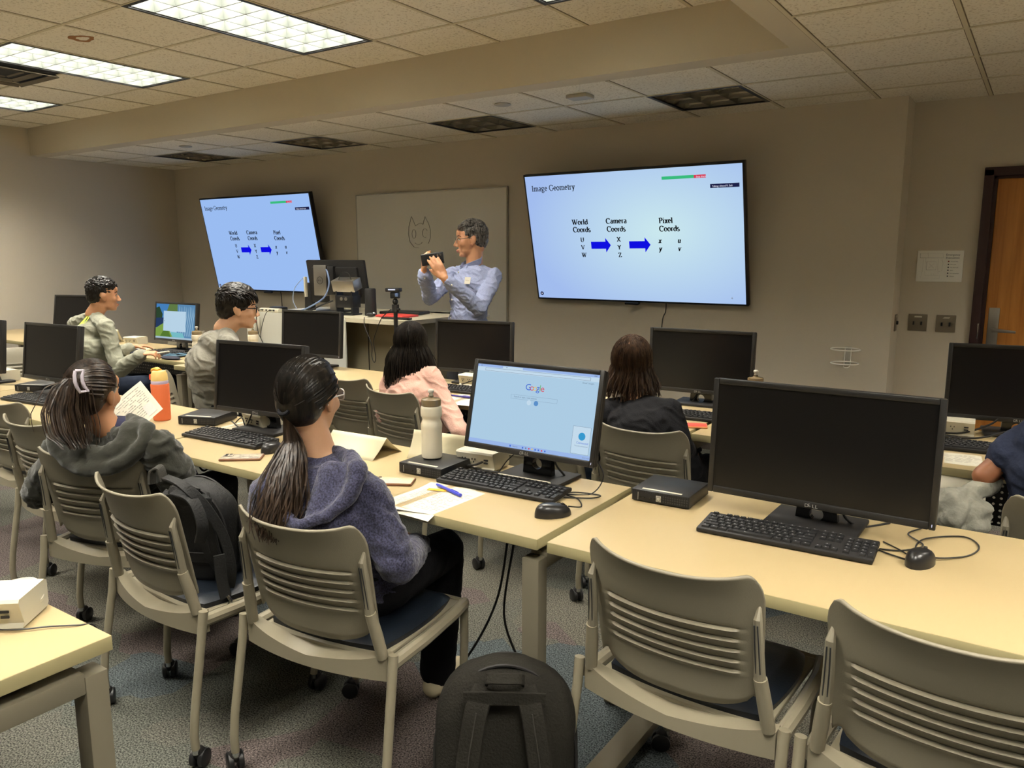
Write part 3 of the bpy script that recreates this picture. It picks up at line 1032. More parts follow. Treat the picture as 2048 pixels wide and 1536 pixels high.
# ---------------------------------------------------------------- chairs
def make_chair():
    t = thing('classroom_chair', '', 'chair', (0, 0, 0), 0, 'grey slotted-back classroom chairs')
    # seat cushion
    g = G()
    nu, nv = 16, 14
    vs = []

    def top(u, v):
        x = .212 * u * (1 - .10 * max(0, v) ** 3)
        y = -.185 + .405 * (v + 1) / 2
        k = (abs(u) ** 6 + abs(v) ** 6)
        z = .473 - .012 * (1 - u * u) * (1 - v * v * .5) - .020 * max(0, v) ** 4
        return x, y, z, k
    for j in range(nv + 1):
        for i in range(nu + 1):
            u = -1 + 2 * i / nu; v = -1 + 2 * j / nv
            uu = u * math.sqrt(max(0, 1 - .16 * v * v)); vv = v * math.sqrt(max(0, 1 - .16 * u * u))
            x, y, z, k = top(uu, vv)
            z -= .016 * (max(abs(u), abs(v)) > .99)
            vs.append((x, y, z))
    fs = []
    for j in range(nv):
        for i in range(nu):
            a = j * (nu + 1) + i
            fs.append((a, a + 1, a + nu + 2, a + nu + 1))
    o = len(vs)
    rim = [i for i in range(nu + 1)] + [(j + 1) * (nu + 1) - 1 for j in range(1, nv + 1)] + [nv * (nu + 1) + i for i in range(nu - 1, -1, -1)] + [j * (nu + 1) for j in range(nv - 1, 0, -1)]
    low = []
    for r_ in rim:
        p = vs[r_]; low.append(o + len(low)); vs.append((p[0] * .98, p[1], p[2] - .028))
    for k in range(len(rim)):
        k2 = (k + 1) % len(rim)
        fs.append((rim[k], low[k], low[k2], rim[k2]))
    fs.append(tuple(low[::-1]))
    g.add(vs, fs, VINYL)
    g.build('seat_cushion', t, smooth=60)
    # seat frame with the scooped rear apron
    g = G()
    for s_ in (-1, 1):
        g.tube([(s_ * .245, -.205, .432), (s_ * .246, -.05, .432), (s_ * .24, .12, .434), (s_ * .228, .20, .433), (s_ * .215, .225, .425)], [.019, .019, .018, .018, .015], CHAIRM, 10, flat=1.0)
    g.tube([(-.215, .222, .425), (.215, .222, .425)], .013, CHAIRM, 8)
    g.box((0, .0, .434), (.43, .40, .012), CHAIRM, .004)
    n_ = 20
    vs = []
    for i in range(n_ + 1):
        u = -1 + 2 * i / n_
        x = u * .245
        sag = max(0, 1 - abs(u) / .86) ** .6 if abs(u) < .86 else 0
        zt = .458 - .034 * sag
        yb = -.215 - .035 * (1 - u * u)
        vs += [(x, yb, .392), (x, yb, zt), (x, yb + .03 + .03 * sag, zt + .004), (x, yb + .03 + .03 * sag, .392)]
    fs = []
    for i in range(n_):
        for k in range(4):
            a = i * 4 + k; b = i * 4 + (k + 1) % 4
            fs.append((a, b, b + 4, a + 4))
    fs += [(0, 1, 2, 3)[::-1], tuple(n_ * 4 + k for k in range(4))]
    g.add(vs, fs, CHAIRM)
    g.build('seat_frame', t)
    # back shell with five slots
    slots = [.245, .335, .425, .515, .605]
    vv = []
    for s_ in slots:
        vv += [s_ - .040, s_ - .014, s_, s_ + .012, s_ + .030]
    vv = sorted(set([0, .04, .09, .15, .19] + vv + [.66, .72, .79, .86, .92, .96, .985, 1.0]))
    uu = [-1, -.985, -.95, -.9, -.84, -.78, -.74, -.70] + [-.6 + .1 * k for k in range(13)] + [.70, .74, .78, .84, .9, .95, .985, 1]
    g = G()
    vs = []
    for v in vv:
        for u in uu:
            hw = .205 + .012 * v
            a = abs(u)
            # rounded upper corners, arched lower corners
            z = .502 + .306 * v
            x = u * hw
            if v > .80:
                c_ = (v - .80) / .20
                x = u * hw * (1 - .085 * c_ ** 3 * (a ** 4))
                z += .026 * a ** 3 * c_ - .018 * (max(0, a - .86) / .14) ** 2 * c_
            if v < .12 and a > .80:
                z += .0
            zlow = .028 * (1 - min(1, a / .84) ** 4) if a < .84 else -.0
            if v < .15:
                z -= zlow * (1 - v / .15)
                if a > .84:
                    z += .020 * (1 - v / .15) * (1 - abs((a - .92) / .08))
            y = -.222 - .060 * v - .030 * v * v + .058 * (u * u) * (0.55 + .5 * v) - .006 * math.sin(v * PI)
            y -= .012 * max(0, (v - .8) / .2) ** 2
            if a < .80:
                fade = min(1, (.80 - a) / .10)
                for s_ in slots:
                    dv = v - s_
                    if -.042 < dv <= -.004:
                        y -= .0075 * fade * (1 - abs(dv + .014) / .030)
                    elif -.004 < dv < .032:
                        y += .004 * fade * (1 - abs(dv - .006) / .03)
            vs.append((x, y, z))
    NU = len(uu)
    fs = []
    for j in range(len(vv) - 1):
        for i in range(NU - 1):
            um = (uu[i] + uu[i + 1]) / 2; v0, v1 = vv[j], vv[j + 1]
            if abs(um) < .745 and any(abs(v0 - s_) < 1e-6 for s_ in slots):
                continue
            a = j * NU + i
            fs.append((a, a + NU, a + NU + 1, a + 1))
    g.add(vs, fs, CHAIR)
    sh = g.build('back_shell', t, smooth=50)
    md = sh.modifiers.new('solid', 'SOLIDIFY'); md.thickness = .007; md.offset = 0
    # uprights
    for s_ in (-1, 1):
        g = G()
        g.tube([(s_ * .228, -.212, .455), (s_ * .220, -.224, .52), (s_ * .212, -.238, .585)], [.0155, .0165, .015], CHAIRM, 12)
        g.tube([(s_ * .211, -.236, .575), (s_ * .207, -.245, .66), (s_ * .205, -.254, .725), (s_ * .204, -.243, .755)], [.0135, .0120, .0105, .003], CHAIR, 8)
        for e in (-1, 1):
            g.tube([(s_ * .210 + e * .0045, -.249, .60), (s_ * .207 + e * .0045, -.2570, .66), (s_ * .205 + e * .0035, -.2645, .715)], .0016, SHADOWB, 5)
        g.build('upright', t)
    # legs with casters
    lg = {}
    for (sx_, fr) in ((-1, 0), (1, 0), (-1, 1), (1, 1)):
        g = G()
        if fr:
            pts = [(sx_ * .222, .212, .425), (sx_ * .216, .222, .30), (sx_ * .210, .222, .15), (sx_ * .208, .216, .105), (sx_ * .208, .21, .065)]
        else:
            pts = [(sx_ * .262, -.212, .470), (sx_ * .262, -.222, .40), (sx_ * .268, -.262, .18), (sx_ * .268, -.27, .11), (sx_ * .268, -.268, .065)]
        g.tube(pts, [.0135, .013, .0125, .0125, .012], CHAIRM, 12)
        leg = g.build('leg', t)
        g = G()
        c_ = V(pts[-1]); a = rnd.uniform(0, PI)
        g.cyl((c_.x, c_.y, .068), (c_.x, c_.y, .05), .010, CHROME, 10)
        ax = V((math.cos(a), math.sin(a), 0))
        off = V((-math.sin(a), math.cos(a), 0)) * .018
        for e in (-1, 1):
            p0 = V((c_.x, c_.y, .0275)) + off + ax * e * .006; p1 = p0 + ax * e * .017
            g.tube([p0, p0 + ax * e * .002, p1 - ax * e * .003, p1], [.0255, .0275, .0275, .023], BLK, 20)
        g.tube([(c_.x, c_.y, .055), V((c_.x, c_.y, .050)) + off * .6, V((c_.x, c_.y, .04)) + off], [.013, .019, .020], BLKR, 12)
        g.build('caster', leg)
    return t


chair0 = make_chair()
chair_used = [False]


def place_chair(x, y, rz, label):
    rz = math.radians(rz)
    if not chair_used[0]:
        chair_used[0] = True
        chair0.location = (x, y, 0); chair0.rotation_euler = (0, 0, rz); chair0['label'] = label
        return chair0
    return dup(chair0, (x, y, 0), rz, label)


def chair_at(cx, cy, ang, label):
    """cx, cy: middle of the rear apron; the seat lies in front of it"""
    a = math.radians(ang)
    return place_chair(cx - math.sin(a) * .235, cy + math.cos(a) * .235, ang, label)


place_chair(-.632, 1.846, -3, 'empty grey chair in the right foreground, tucked at the table below the keyboard')
place_chair(-.070, 1.812, -4, 'empty grey chair cropped by the lower right corner')
place_chair(-1.592, 1.562, 7, 'grey chair of the woman in the heathered navy hoodie')
place_chair(-2.185, 1.487, -3, 'grey chair with a black backpack on its seat')
place_chair(-2.80, 1.605, 21, 'grey chair of the woman in the dark hoodie with the hair clip')
chair_at(-4.02, 1.66, 6, 'grey chair cut by the left edge at the middle-row table')
chair_at(-3.42, 1.53, 2, 'grey chair mostly hidden behind the dark hoodie, its top corner showing')
place_chair(-2.65, 3.14, -11, 'grey chair of the person in the pink top')
place_chair(-3.18, 3.31, -4, 'empty grey chair behind the glasses of the navy hoodie woman')
place_chair(-1.27, 3.06, -4, 'grey chair of the woman in the black top')
place_chair(-1.90, 3.17, 10, 'empty chair hidden behind the search page monitor, only its seat seen')
chair_at(.17, 2.60, 6, 'grey chair of the person in the navy T-shirt at the right edge')
place_chair(-5.98, 2.60, -112, 'pale-looking empty chair at the left edge, turned sideways')
place_chair(-6.95, 3.02, -15, 'chair by the left wall whose corner shows beside the left dark monitor')
place_chair(-3.90, 2.715, -38, 'grey chair of the man in the grey T-shirt')
chair_at(-5.64, 2.72, -20, 'grey chair of the boy in the long-sleeved grey shirt')
chair_at(-6.30, 4.12, 190, 'dark-looking chair behind the wallpaper monitor against the corner')

# ---------------------------------------------------------------- desk equipment
SCRW = emis('bright page', srgb(176, 208, 232), 0.95)
SCRB = emis('page bar blue', srgb(158, 186, 236), 0.95)
SCRL = emis('page white', srgb(198, 222, 240), 0.95)
SCRD = emis('page grey text', srgb(120, 140, 165), 0.9)
GB = emis('logo blue', srgb(66, 110, 220), 0.9)
GR = emis('logo red', srgb(220, 80, 100), 0.9)
GY = emis('logo yellow', srgb(235, 205, 110), 0.9)
GG = emis('logo green', srgb(110, 190, 120), 0.9)


def maker_badge(g, M, size, m):
    """four-letter maker lettering with the tilted second letter"""
    g.text('D', M, size, m, sx=1.15)
    g.text('E', M @ Matrix.Translation((size * .84, size * .06, 0)) @ Matrix.Rotation(.38, 4, 'Z'), size * .92, m, sx=1.0)
    g.text('L', M @ Matrix.Translation((size * 1.50, 0, 0)), size, m, sx=1.15)
    g.text('L', M @ Matrix.Translation((size * 2.08, 0, 0)), size, m, sx=1.15)


def monitor(c, yaw, tilt, label, W=.506, H=.305, screen='off', base=None, detail=True, zt=TZ):
    """c is the middle of the front face"""
    yaw = math.radians(yaw); tilt = math.radians(tilt)
    t = thing('monitor', label, 'monitor', (c[0], c[1], zt), yaw, 'desk monitors')
    h0 = c[2] - zt
    R = Matrix.Translation((0, 0, h0)) @ Matrix.Rotation(-tilt, 4, 'X')
    b, bb = .016, .020
    g = G(); g.M = R
    g.box((0, .018, 0), (W - .002, .030, H - .002), BLKR, .006)
    for s_ in (-1, 1):
        g.box((s_ * (W / 2 - b / 2), .004, 0), (b, .012, H), BEZ, .003)
    g.box((0, .004, H / 2 - b / 2), (W - 2 * b, .012, b), BEZ, .003)
    g.box((0, .004, -H / 2 + bb / 2), (W - 2 * b, .012, bb), BEZ, .003)
    g.box((0, .042, -.01), (W * .55, .03, H * .55), BLKR, .012)
    g.build('bezel', t)
    x0, x1, z0, z1 = -W / 2 + b, W / 2 - b, -H / 2 + bb, H / 2 - b
    yy = .0022

    def uv(u, v, o_=0.0):
        return (x0 + u * (x1 - x0), yy - o_, z1 + v * (z0 - z1))

    g = G(); g.M = R
    g.add([uv(0, 1), uv(1, 1), uv(1, 0), uv(0, 0)], [(0, 1, 2, 3)], OFFS if screen == 'off' else SCRW)
    scr = g.build('screen', t, smooth=0)
    PX = Matrix.Rotation(PI / 2, 4, 'X')
    if screen == 'search':
        def rect(u0, v0, u1, v1, m, o_=.0006):
            g.add([uv(u0, v1, o_), uv(u1, v1, o_), uv(u1, v0, o_), uv(u0, v0, o_)], [(0, 1, 2, 3)], m)

        def frame(u0, v0, u1, v1, m, k=.0022):
            rect(u0, v0, u1, v0 + k * 1.6, m, .0008); rect(u0, v1 - k * 1.6, u1, v1, m, .0008); rect(u0, v0, u0 + k, v1, m, .0008); rect(u1 - k, v0, u1, v1, m, .0008)
        g = G(); g.M = R
        rect(0, 0, 1, .032, SCRB); rect(.22, .006, .39, .032, SCRL, .0008)
        rect(0, .032, 1, .085, SCRL, .0007)
        frame(.07, .040, .935, .078, SCRD); rect(0, .95, 1, 1, SCRB)
        frame(.32, .340, .70, .392, SCRD, .0012)
        frame(.848, .62, .985, .945, SCRD, .002); rect(.850, .623, .983, .942, SCRL, .0007)
        for u in (.03, .25, .96, .972):
            rect(u, .012, u + .008, .022, SCRD, .0012)
        g.build('browser_page', scr, smooth=0)
        g = G(); g.M = R
        uu = .430
        for ch, m_, wd in (('G', GB, .037), ('o', GR, .026), ('o', GY, .026), ('g', GB, .026), ('l', GG, .011), ('e', GR, .02)):
            g.text(ch, Matrix.Translation(uv(uu, .268, .001)) @ PX, .030, m_, sx=1.08)
            uu += wd
        g.build('page_logo', scr, smooth=0)
        g = G(); g.M = R
        for u, m_ in ((.475, SCRL), (.534, emis('page icon blue', srgb(96, 150, 210), .9)), (.922, emis('globe blue', srgb(60, 160, 215), .9))):
            v = .42 if u < .9 else .735
            r_ = .0085 if u < .9 else .0125
            cc = V(uv(u, v, .0012))
            g.poly([(cc.x + r_ * math.cos(2 * PI * k / 20), cc.y, cc.z + r_ * math.sin(2 * PI * k / 20)) for k in range(20)], m_)
        g.text('Connected', Matrix.Translation(uv(.885, .822, .001)) @ PX, .0095, GB)
        g.text('You are connected', Matrix.Translation(uv(.872, .855, .001)) @ PX, .0062, SCRD)
        g.text('Search or type a web address', Matrix.Translation(uv(.345, .373, .001)) @ PX, .0075, SCRD)
        g.text('Gmail  Images', Matrix.Translation(uv(.875, .118, .001)) @ PX, .0075, SCRD)
        cols = (GB, SCRD, GR, GY, GB, GB, GR, GB)
        for k in range(8):
            rect(.465 + .026 * k, .966, .476 + .026 * k, .985, cols[k], .001)
        rect(.36, .964, .372, .986, GB, .001)
        g.text('Search', Matrix.Translation(uv(.385, .984, .001)) @ PX, .0075, SCRD)
        g.text('10:21 AM', Matrix.Translation(uv(.94, .985, .001)) @ PX, .0065, SCRD)
        g.build('page_icons', scr, smooth=0)
    if screen == 'photo':
        g = G(); g.M = R

        def pg(pts, rgb, o_=.0006):
            m_ = emis('wallpaper %d %d %d' % rgb, srgb(*rgb), .95)
            g.poly([uv(u, v, o_) for u, v in pts][::-1], m_)
        pg([(0, 0), (1, 0), (1, .5), (0, .5)], (70, 130, 190))
        pg([(0, .12), (.08, .08), (.17, .3), (.16, .42), (.05, .45), (0, .42)], (46, 70, 48), .0008)
        pg([(.28, .2), (.34, 0), (.55, 0), (.56, .35), (.3, .35)], (96, 124, 70), .0008)
        pg([(.55, 0), (1, 0), (1, .95), (.55, .95)], (92, 138, 178), .0007)
        for k in range(9):
            u = .60 + .045 * k
            pg([(u, .05 + .04 * (k % 3)), (u + .02, .3), (u - .01, .6), (u + .03, .9), (u + .015, .9), (u - .03, .6), (u, .3), (u - .008, .05)], (150, 186, 212), .0009)
        pg([(0, .42), (.2, .40), (.25, .6), (.1, .75), (0, .7)], (40, 60, 96), .0009)
        pg([(0, .72), (.12, .62), (.25, .52), (.45, .95), (0, .95)], (126, 160, 72), .001)
        pg([(.12, .95), (.28, .60), (.40, .95)], (86, 122, 50), .0011)
        pg([(.40, .8), (.7, .82), (.75, .95), (.42, .95)], (120, 190, 200), .001)
        pg([(0, .95), (1, .95), (1, 1), (0, 1)], (170, 196, 214), .001)
        pg([(.2, .2), (.77, .2), (.77, .78), (.2, .78)], (186, 214, 234), .0014)
        pg([(.22, .48), (.24, .48), (.24, .5), (.22, .5)], (120, 140, 150), .0016)
        g.build('desktop_picture', scr, smooth=0)
    g = G(); g.M = R
    maker_badge(g, Matrix.Translation((-.021, -.0028, -H / 2 + .0045)) @ PX, .0135, LOGO)
    g.build('maker_lettering', t, smooth=0)
    if detail:
        g = G(); g.M = R; g.box((W / 2 - .008, -.003, -H / 2 + .012), (.0015, .001, .007), TW); g.build('power_light', t)
    # stand with the round cable hole, standing on a square foot
    g = G()
    n_ = 22
    zt_ = h0 - H / 2 + .05
    pw0, pw1 = .058, .048
    yb = .052
    outer = [(-pw0, 0), (pw0, 0), (pw1, zt_), (-pw1, zt_)]
    hz, hr = max(.030, zt_ - .088), .019
    # plate with a hole: ring of quads from hole rim to the outline
    rim = [(hr * math.cos(2 * PI * k / n_), hz + hr * math.sin(2 * PI * k / n_)) for k in range(n_)]
    out_ = []
    for k in range(n_):
        a = 2 * PI * k / n_
        dx, dz = math.cos(a), math.sin(a)
        best = 9
        for i in range(4):
            p, q = outer[i], outer[(i + 1) % 4]
            ex, ez = q[0] - p[0], q[1] - p[1]
            den = dx * ez - dz * ex
            if abs(den) > 1e-9:
                tt = ((p[0]) * ez - (p[1] - hz) * ex) / den
                ss = ((p[0]) * dz - (p[1] - hz) * dx) / den
                if tt > 0 and -1e-6 <= ss <= 1 + 1e-6:
                    best = min(best, tt)
        out_.append((dx * best, hz + dz * best))
    # pull the nearest rim samples onto the four corners
    for cx_, cz_ in outer:
        k = min(range(n_), key=lambda q: (out_[q][0] - cx_) ** 2 + (out_[q][1] - cz_) ** 2)
        out_[k] = (cx_, cz_)
    vs = []
    for off in (yb - .012, yb + .012):
        vs += [(x, off, z) for x, z in rim] + [(x, off, z) for x, z in out_]
    fs = []
    for k in range(n_):
        k2 = (k + 1) % n_
        fs.append((k, n_ + k, n_ + k2, k2))
        fs.append((2 * n_ + k, 2 * n_ + k2, 3 * n_ + k2, 3 * n_ + k))
        fs.append((k, k2, 2 * n_ + k2, 2 * n_ + k))
        fs.append((n_ + k, 3 * n_ + k, 3 * n_ + k2, n_ + k2))
    g.add(vs, fs, GLOSS)
    g.box((0, .050, zt_ - .005), (.09, .03, .05), BLKR, .006)
    g.build('stand_neck', t, smooth=30)
    g = G(); g.box((0, yb - .01, .008), (.245, .175, .013), BLKR, .004)
    g.build('stand_base', t)
    g = G()
    g.tube([(0, yb - .0, hz + .0)] + [(.0, yb - .0, hz)], .001, BLK, 4)
    return t


def keyboard(c, yaw, label, tall=True):
    t = thing('keyboard', label, 'keyboard', (c[0], c[1], TZ), math.radians(yaw), 'black keyboards')
    W, D = .442, .127
    R = Matrix.Rotation(.07, 4, 'X')
    g = G(); g.M = Matrix.Translation((0, 0, .0165)) @ R
    g.box((0, 0, -.004), (W, D, .013), BLKR, .004)
    g.box((0, D / 2 - .001, -.002), (W * .5, .012, .010), BLKR, .003)
    g.build('keyboard_case', t)
    kp = .0190

    def key(g, x, y, w_=1.0, h_=1.0):
        sx, sy = w_ * kp - .0032, h_ * kp - .0032
        z0, z1 = .002, .0075
        b = .0016
        vs = [(x - sx / 2, y - sy / 2, z0), (x + sx / 2, y - sy / 2, z0), (x + sx / 2, y + sy / 2, z0), (x - sx / 2, y + sy / 2, z0),
              (x - sx / 2 + b, y - sy / 2 + b, z1), (x + sx / 2 - b, y - sy / 2 + b, z1), (x + sx / 2 - b, y + sy / 2 - b, z1), (x - sx / 2 + b, y + sy / 2 - b, z1)]
        g.add(vs, [(4, 5, 6, 7), (0, 1, 5, 4), (1, 2, 6, 5), (2, 3, 7, 6), (3, 0, 4, 7)], KEYM)
        g.box((x - sx * .12, y + sy * .16, z1 + .0002), (min(.0035, sx * .3), .0028, .0003), KLEG)
    M_ = Matrix.Translation((0, 0, .0165)) @ R
    rows = [[1] * 13 + [2], [1.5] + [1] * 12 + [1.5], [1.75] + [1] * 11 + [2.25], [2.25] + [1] * 10 + [2.75], [1.25, 1.25, 1.25, 6.25, 1.25, 1.25, 1.25, 1.25]]
    x0 = -W / 2 + .010
    ys = [.030, .011, -.008, -.027, -.046]
    g = G(); g.M = M_
    for r_, y in zip(rows, ys):
        x = x0
        for w_ in r_:
            key(g, x + w_ * kp / 2, y, w_); x += w_ * kp
    x = x0
    key(g, x + kp / 2, .052, 1, .75); x += 2 * kp
    for k in range(12):
        key(g, x + kp / 2, .052, 1, .75); x += kp * (1.0 if k % 4 != 3 else 1.5)
    g.build('letter_keys', t, smooth=0)
    g = G(); g.M = M_
    x = x0 + 15 * kp + .008
    for yy in ys[:2]:
        for k in range(3):
            key(g, x + (k + .5) * kp, yy)
    for k in range(3):
        key(g, x + (k + .5) * kp, .052, 1, .75)
    g.build('navigation_keys', t, smooth=0)
    g = G(); g.M = M_
    for k in range(3):
        key(g, x + (k + .5) * kp, -.046)
    key(g, x + 1.5 * kp, -.027)
    g.build('arrow_keys', t, smooth=0)
    g = G(); g.M = M_
    x = x + 3 * kp + .008
    for j, yy in enumerate(ys):
        for k in range(4 if j in (0, 1) else 3):
            if j == 4 and k == 1:
                continue
            key(g, x + (k + .5) * kp, yy)
    key(g, x + 3.5 * kp, -.0365, 1, 2)
    g.build('number_keys', t, smooth=0)
    return t


KLEG = mat('key legend', srgb(150, 150, 150), 0.6)


def mouse(c, yaw, label):
    g = G()
    vs = []; n1, n2 = 20, 10
    for j in range(n2 + 1):
        for i in range(n1):
            a = 2 * PI * i / n1; ph = PI / 2 * j / n2
            r_ = math.cos(ph) ** .6
            x = .031 * math.cos(a) * r_ * (1 - .10 * math.sin(a) * 0)
            y = .056 * math.sin(a) * r_
            z = .037 * math.sin(ph) ** .8 * (1 - .22 * (y / .056)) if j else 0
            vs.append((x * (1 - .06 * math.sin(a) ** 2), y, z))
    fs = []
    for j in range(n2):
        for i in range(n1):
            a = j * n1 + i; b = j * n1 + (i + 1) % n1
            fs.append((a, b, b + n1, a + n1))
    fs.append(tuple(range(n1 - 1, -1, -1)))
    g.add(vs, fs, MOUSEM)
    t = thing('computer_mouse', label, 'mouse', (c[0], c[1], TZ + .0006), math.radians(yaw), 'black mice')
    g.build('mouse_body', t, smooth=60)
    g = G(); g.cyl((-.003, .030, .029), (.003, .030, .029), .0065, BLKR, 14); g.build('scroll_wheel', t)
    g = G(); g.tube([(0, .012, .0385), (0, .02, .037), (0, .04, .028), (0, .052, .014)], .0009, SHADOWB, 4); g.build('button_seam', t)
    return t


MOUSEM = mat('mouse plastic', (0.016, 0.015, 0.015), 0.3, spec=0.5)
VGRID = mat('vent grille', (0.03, 0.03, 0.03), 0.6)


def mini_pc(c, yaw, label):
    """c: middle of the box; front face towards -y"""
    t = thing('mini_computer', label, 'computer', (c[0], c[1], TZ), math.radians(yaw), 'small black desktop computers')
    g = G(); g.box((0, 0, .021), (.182, .178, .036), BLK, .002)
    for s_ in (-1, 1):
        g.cyl((s_ * .07, -.06, 0), (s_ * .07, -.06, .004), .008, BLKR, 10); g.cyl((s_ * .07, .06, 0), (s_ * .07, .06, .004), .008, BLKR, 10)
    g.build('case', t)
    g = G(); g.box((0, -.0895, .021), (.180, .002, .034), BLKR, .001)
    for k in range(24):
        g.box((-.084 + .0073 * k, -.091, .034), (.003, .001, .006), SHADOWB)
        if k > 12:
            for zz in (.012, .020, .027):
                g.box((-.084 + .0073 * k, -.091, zz), (.0035, .001, .004), VGRID)
    for x in (-.062, -.052, -.03, -.016):
        g.box((x, -.0912, .016), (.006, .001, .003), GLOSS)
    g.box((-.070, -.0912, .019), (.001, .001, .024), LOGO)
    g.build('front_panel', t)
    g = G(); g.box((-.004, -.0915, .019), (.016, .001, .019), WHTG, .001)
    g.tube([(-.004 + .0065 * math.cos(a), -.0925, .019 + .0065 * math.sin(a)) for a in [2 * PI * k / 16 for k in range(17)]], .0005, SHADOWB, 4)
    g.build('maker_badge', t)
    g = G(); g.box((0, -.074, .0394), (.125, .011, .0006), WHT); g.build('label_strip', t)
    return t


def power_box(c, yaw, label, s=1.0, zt=TZ):
    t = thing('outlet_box', label, 'power outlet', (c[0], c[1], zt), math.radians(yaw), 'white desk outlet boxes')
    g = G()
    pr = [(-.060, .004), (.045, .004), (.050, .012), (.050, .060), (.040, .066), (-.062, .066), (-.067, .060), (-.052, .012)]
    n_ = len(pr)
    vs = [(-.075 * s, y * s, z * s) for y, z in pr] + [(.075 * s, y * s, z * s) for y, z in pr]
    g.add(vs, [tuple(range(n_))[::-1], tuple(range(n_, 2 * n_))][::-1] + [(i, (i + 1) % n_, (i + 1) % n_ + n_, i + n_) for i in range(n_)], WHT)
    g.build('housing', t, smooth=20)
    for x in (-.045, -.005):
        g = G()
        for dx, zz in ((-.006, .038), (.006, .038), (0, .028)):
            g.box((x * s + dx * s, -.0625 * s, (zz + .002) * s), (.0025 * s, .003, .006 * s), SHADOWB)
        g.build('socket', t)
    for zz in (.030, .041):
        g = G()
        g.box((.045 * s, -.0625 * s, zz * s), (.016 * s, .003, .005 * s), SHADOWB)
        g.build('charging_port', t)
    return t


LID = mat('smoke brown lid', srgb(120, 104, 78), 0.22, spec=0.6)
MILK = mat('milky bottle plastic', srgb(214, 206, 184), 0.35, spec=0.5)


def squeeze_bottle(c, label, z=TZ + .0006):
    t = thing('water_bottle', label, 'bottle', (c[0], c[1], z), 0, 'white squeeze bottles')
    g = G()
    g.lathe([(.0001, .002), (.030, 0), (.0355, .004), (.0365, .02), (.0365, .098), (.0365, .104), (.0375, .110), (.0375, .120), (.034, .130), (.0315, .137), (.033, .145), (.0365, .150),
             (.0372, .156), (.0372, .176), (.036, .182), (.033, .186), (.031, .188)], (0, 0, 0), MILK, 32)
    g.build('bottle_body', t, smooth=50)
    g = G()
    g.lathe([(.031, .184), (.0345, .187), (.0345, .205), (.033, .209), (.029, .211), (.014, .213), (.0095, .215), (.009, .222), (.0001, .2221)], (0, 0, 0), LID, 32)
    g.build('screw_lid', t, smooth=40)
    g = G(); g.lathe([(.0065, .220), (.0068, .231), (.0105, .233), (.011, .239), (.008, .243), (.0001, .2435)], (0, 0, 0), WHTG, 20); g.build('spout', t, smooth=40)
    return t


# fitted positions of the screens
monitor((-.472, 2.17, .970), -.9, 3.1, 'big dark monitor in the right foreground, screen off', .597, .335)
monitor((-1.361, 2.120, .986), -.4, 13, 'monitor showing a white search page with a coloured logo', .506, .305, 'search')
monitor((-2.70, 2.085, .976), 5.7, 7, 'dark monitor left of the navy hoodie woman, orange reflection in it')
monitor((-4.365, 2.05, .975), 4, 8, 'dark monitor on the left, in front of the boy with lime lettering')
monitor((-5.10, 2.00, .975), 4, 6, 'sliver of a dark monitor at the extreme left edge')
monitor((-5.57, 3.56, .973), 3, 7, 'monitor in the left corner showing a landscape wallpaper with a white window', .506, .305, 'photo')
monitor((-7.10, 3.60, .985), 20, 11, 'dark monitor behind the boy in the long-sleeved shirt')
monitor((-3.99, 3.52, .974), 6.4, 5, 'dark monitor standing in front of the teacher desk panel')
monitor((-2.71, 3.60, .963), 7.9, 2, 'dark monitor behind the person in the pink top')
monitor((-1.383, 3.70, .966), 3, 2, 'dark monitor to the right of the brown-haired person in black', .53, .318)
monitor((-.040, 3.78, .965), 8, 3, 'dark monitor cropped by the right edge, below the door', .55, .318)

keyboard((-.508, 2.035), 2, 'black keyboard in front of the biggest dark monitor')
keyboard((-1.392, 2.000), 2, 'black keyboard below the search page monitor')
keyboard((-2.69, 1.925), 3, 'black keyboard beside the small black computer and the orange bottle')
keyboard((-4.22, 1.90), 6, 'black keyboard on the left table behind the ponytail with the clip')
keyboard((-5.42, 3.38), 5, 'black keyboard under the landscape wallpaper monitor')
keyboard((-2.58, 3.36), 5, 'black keyboard partly hidden by the pink sleeve')
keyboard((-1.26, 3.40), 4, 'black keyboard next to the red phone')
keyboard((-.11, 3.44), 5, 'black keyboard at the right edge above the printed sheet')

mouse((-.192, 2.062), -12, 'black mouse right of the nearest keyboard, in the right foreground')
mouse((-1.118, 1.862), -38, 'glossy black mouse at the corner of the search page table')
mouse((-2.395, 1.90), 10, 'black mouse peeking out by the ponytail of the navy hoodie woman')

mini_pc((-.905, 2.215), 2, 'small black computer with bluish top, left of the biggest dark monitor')
mini_pc((-1.705, 2.045), 2, 'small black computer with the white bottle standing on it')
mini_pc((-3.08, 2.10), 22, 'small black computer right of the orange bottle')
mini_pc((-4.60, 2.10), 24, 'small black computer beside the left dark monitor')

power_box((-1.60, 2.185), 5, 'white outlet box behind the search page monitor')
power_box((-2.775, 2.17), -8, 'white outlet box under the dark monitor by the navy hoodie woman')
power_box((-1.735, .665), 40, 'white outlet box on the near table corner in the lower left', 1.0)
power_box((-2.68, 3.58), 4, 'white outlet box behind the keyboard by the pink sleeve')
power_box((-.265, 3.72), 3, 'white outlet box at the right edge below the cropped monitor')
power_box((-6.28, 3.65), 10, 'white outlet box behind the back of the boy with lime lettering')
power_box((-5.12, 2.14), 0, 'white outlet box at the extreme left edge')

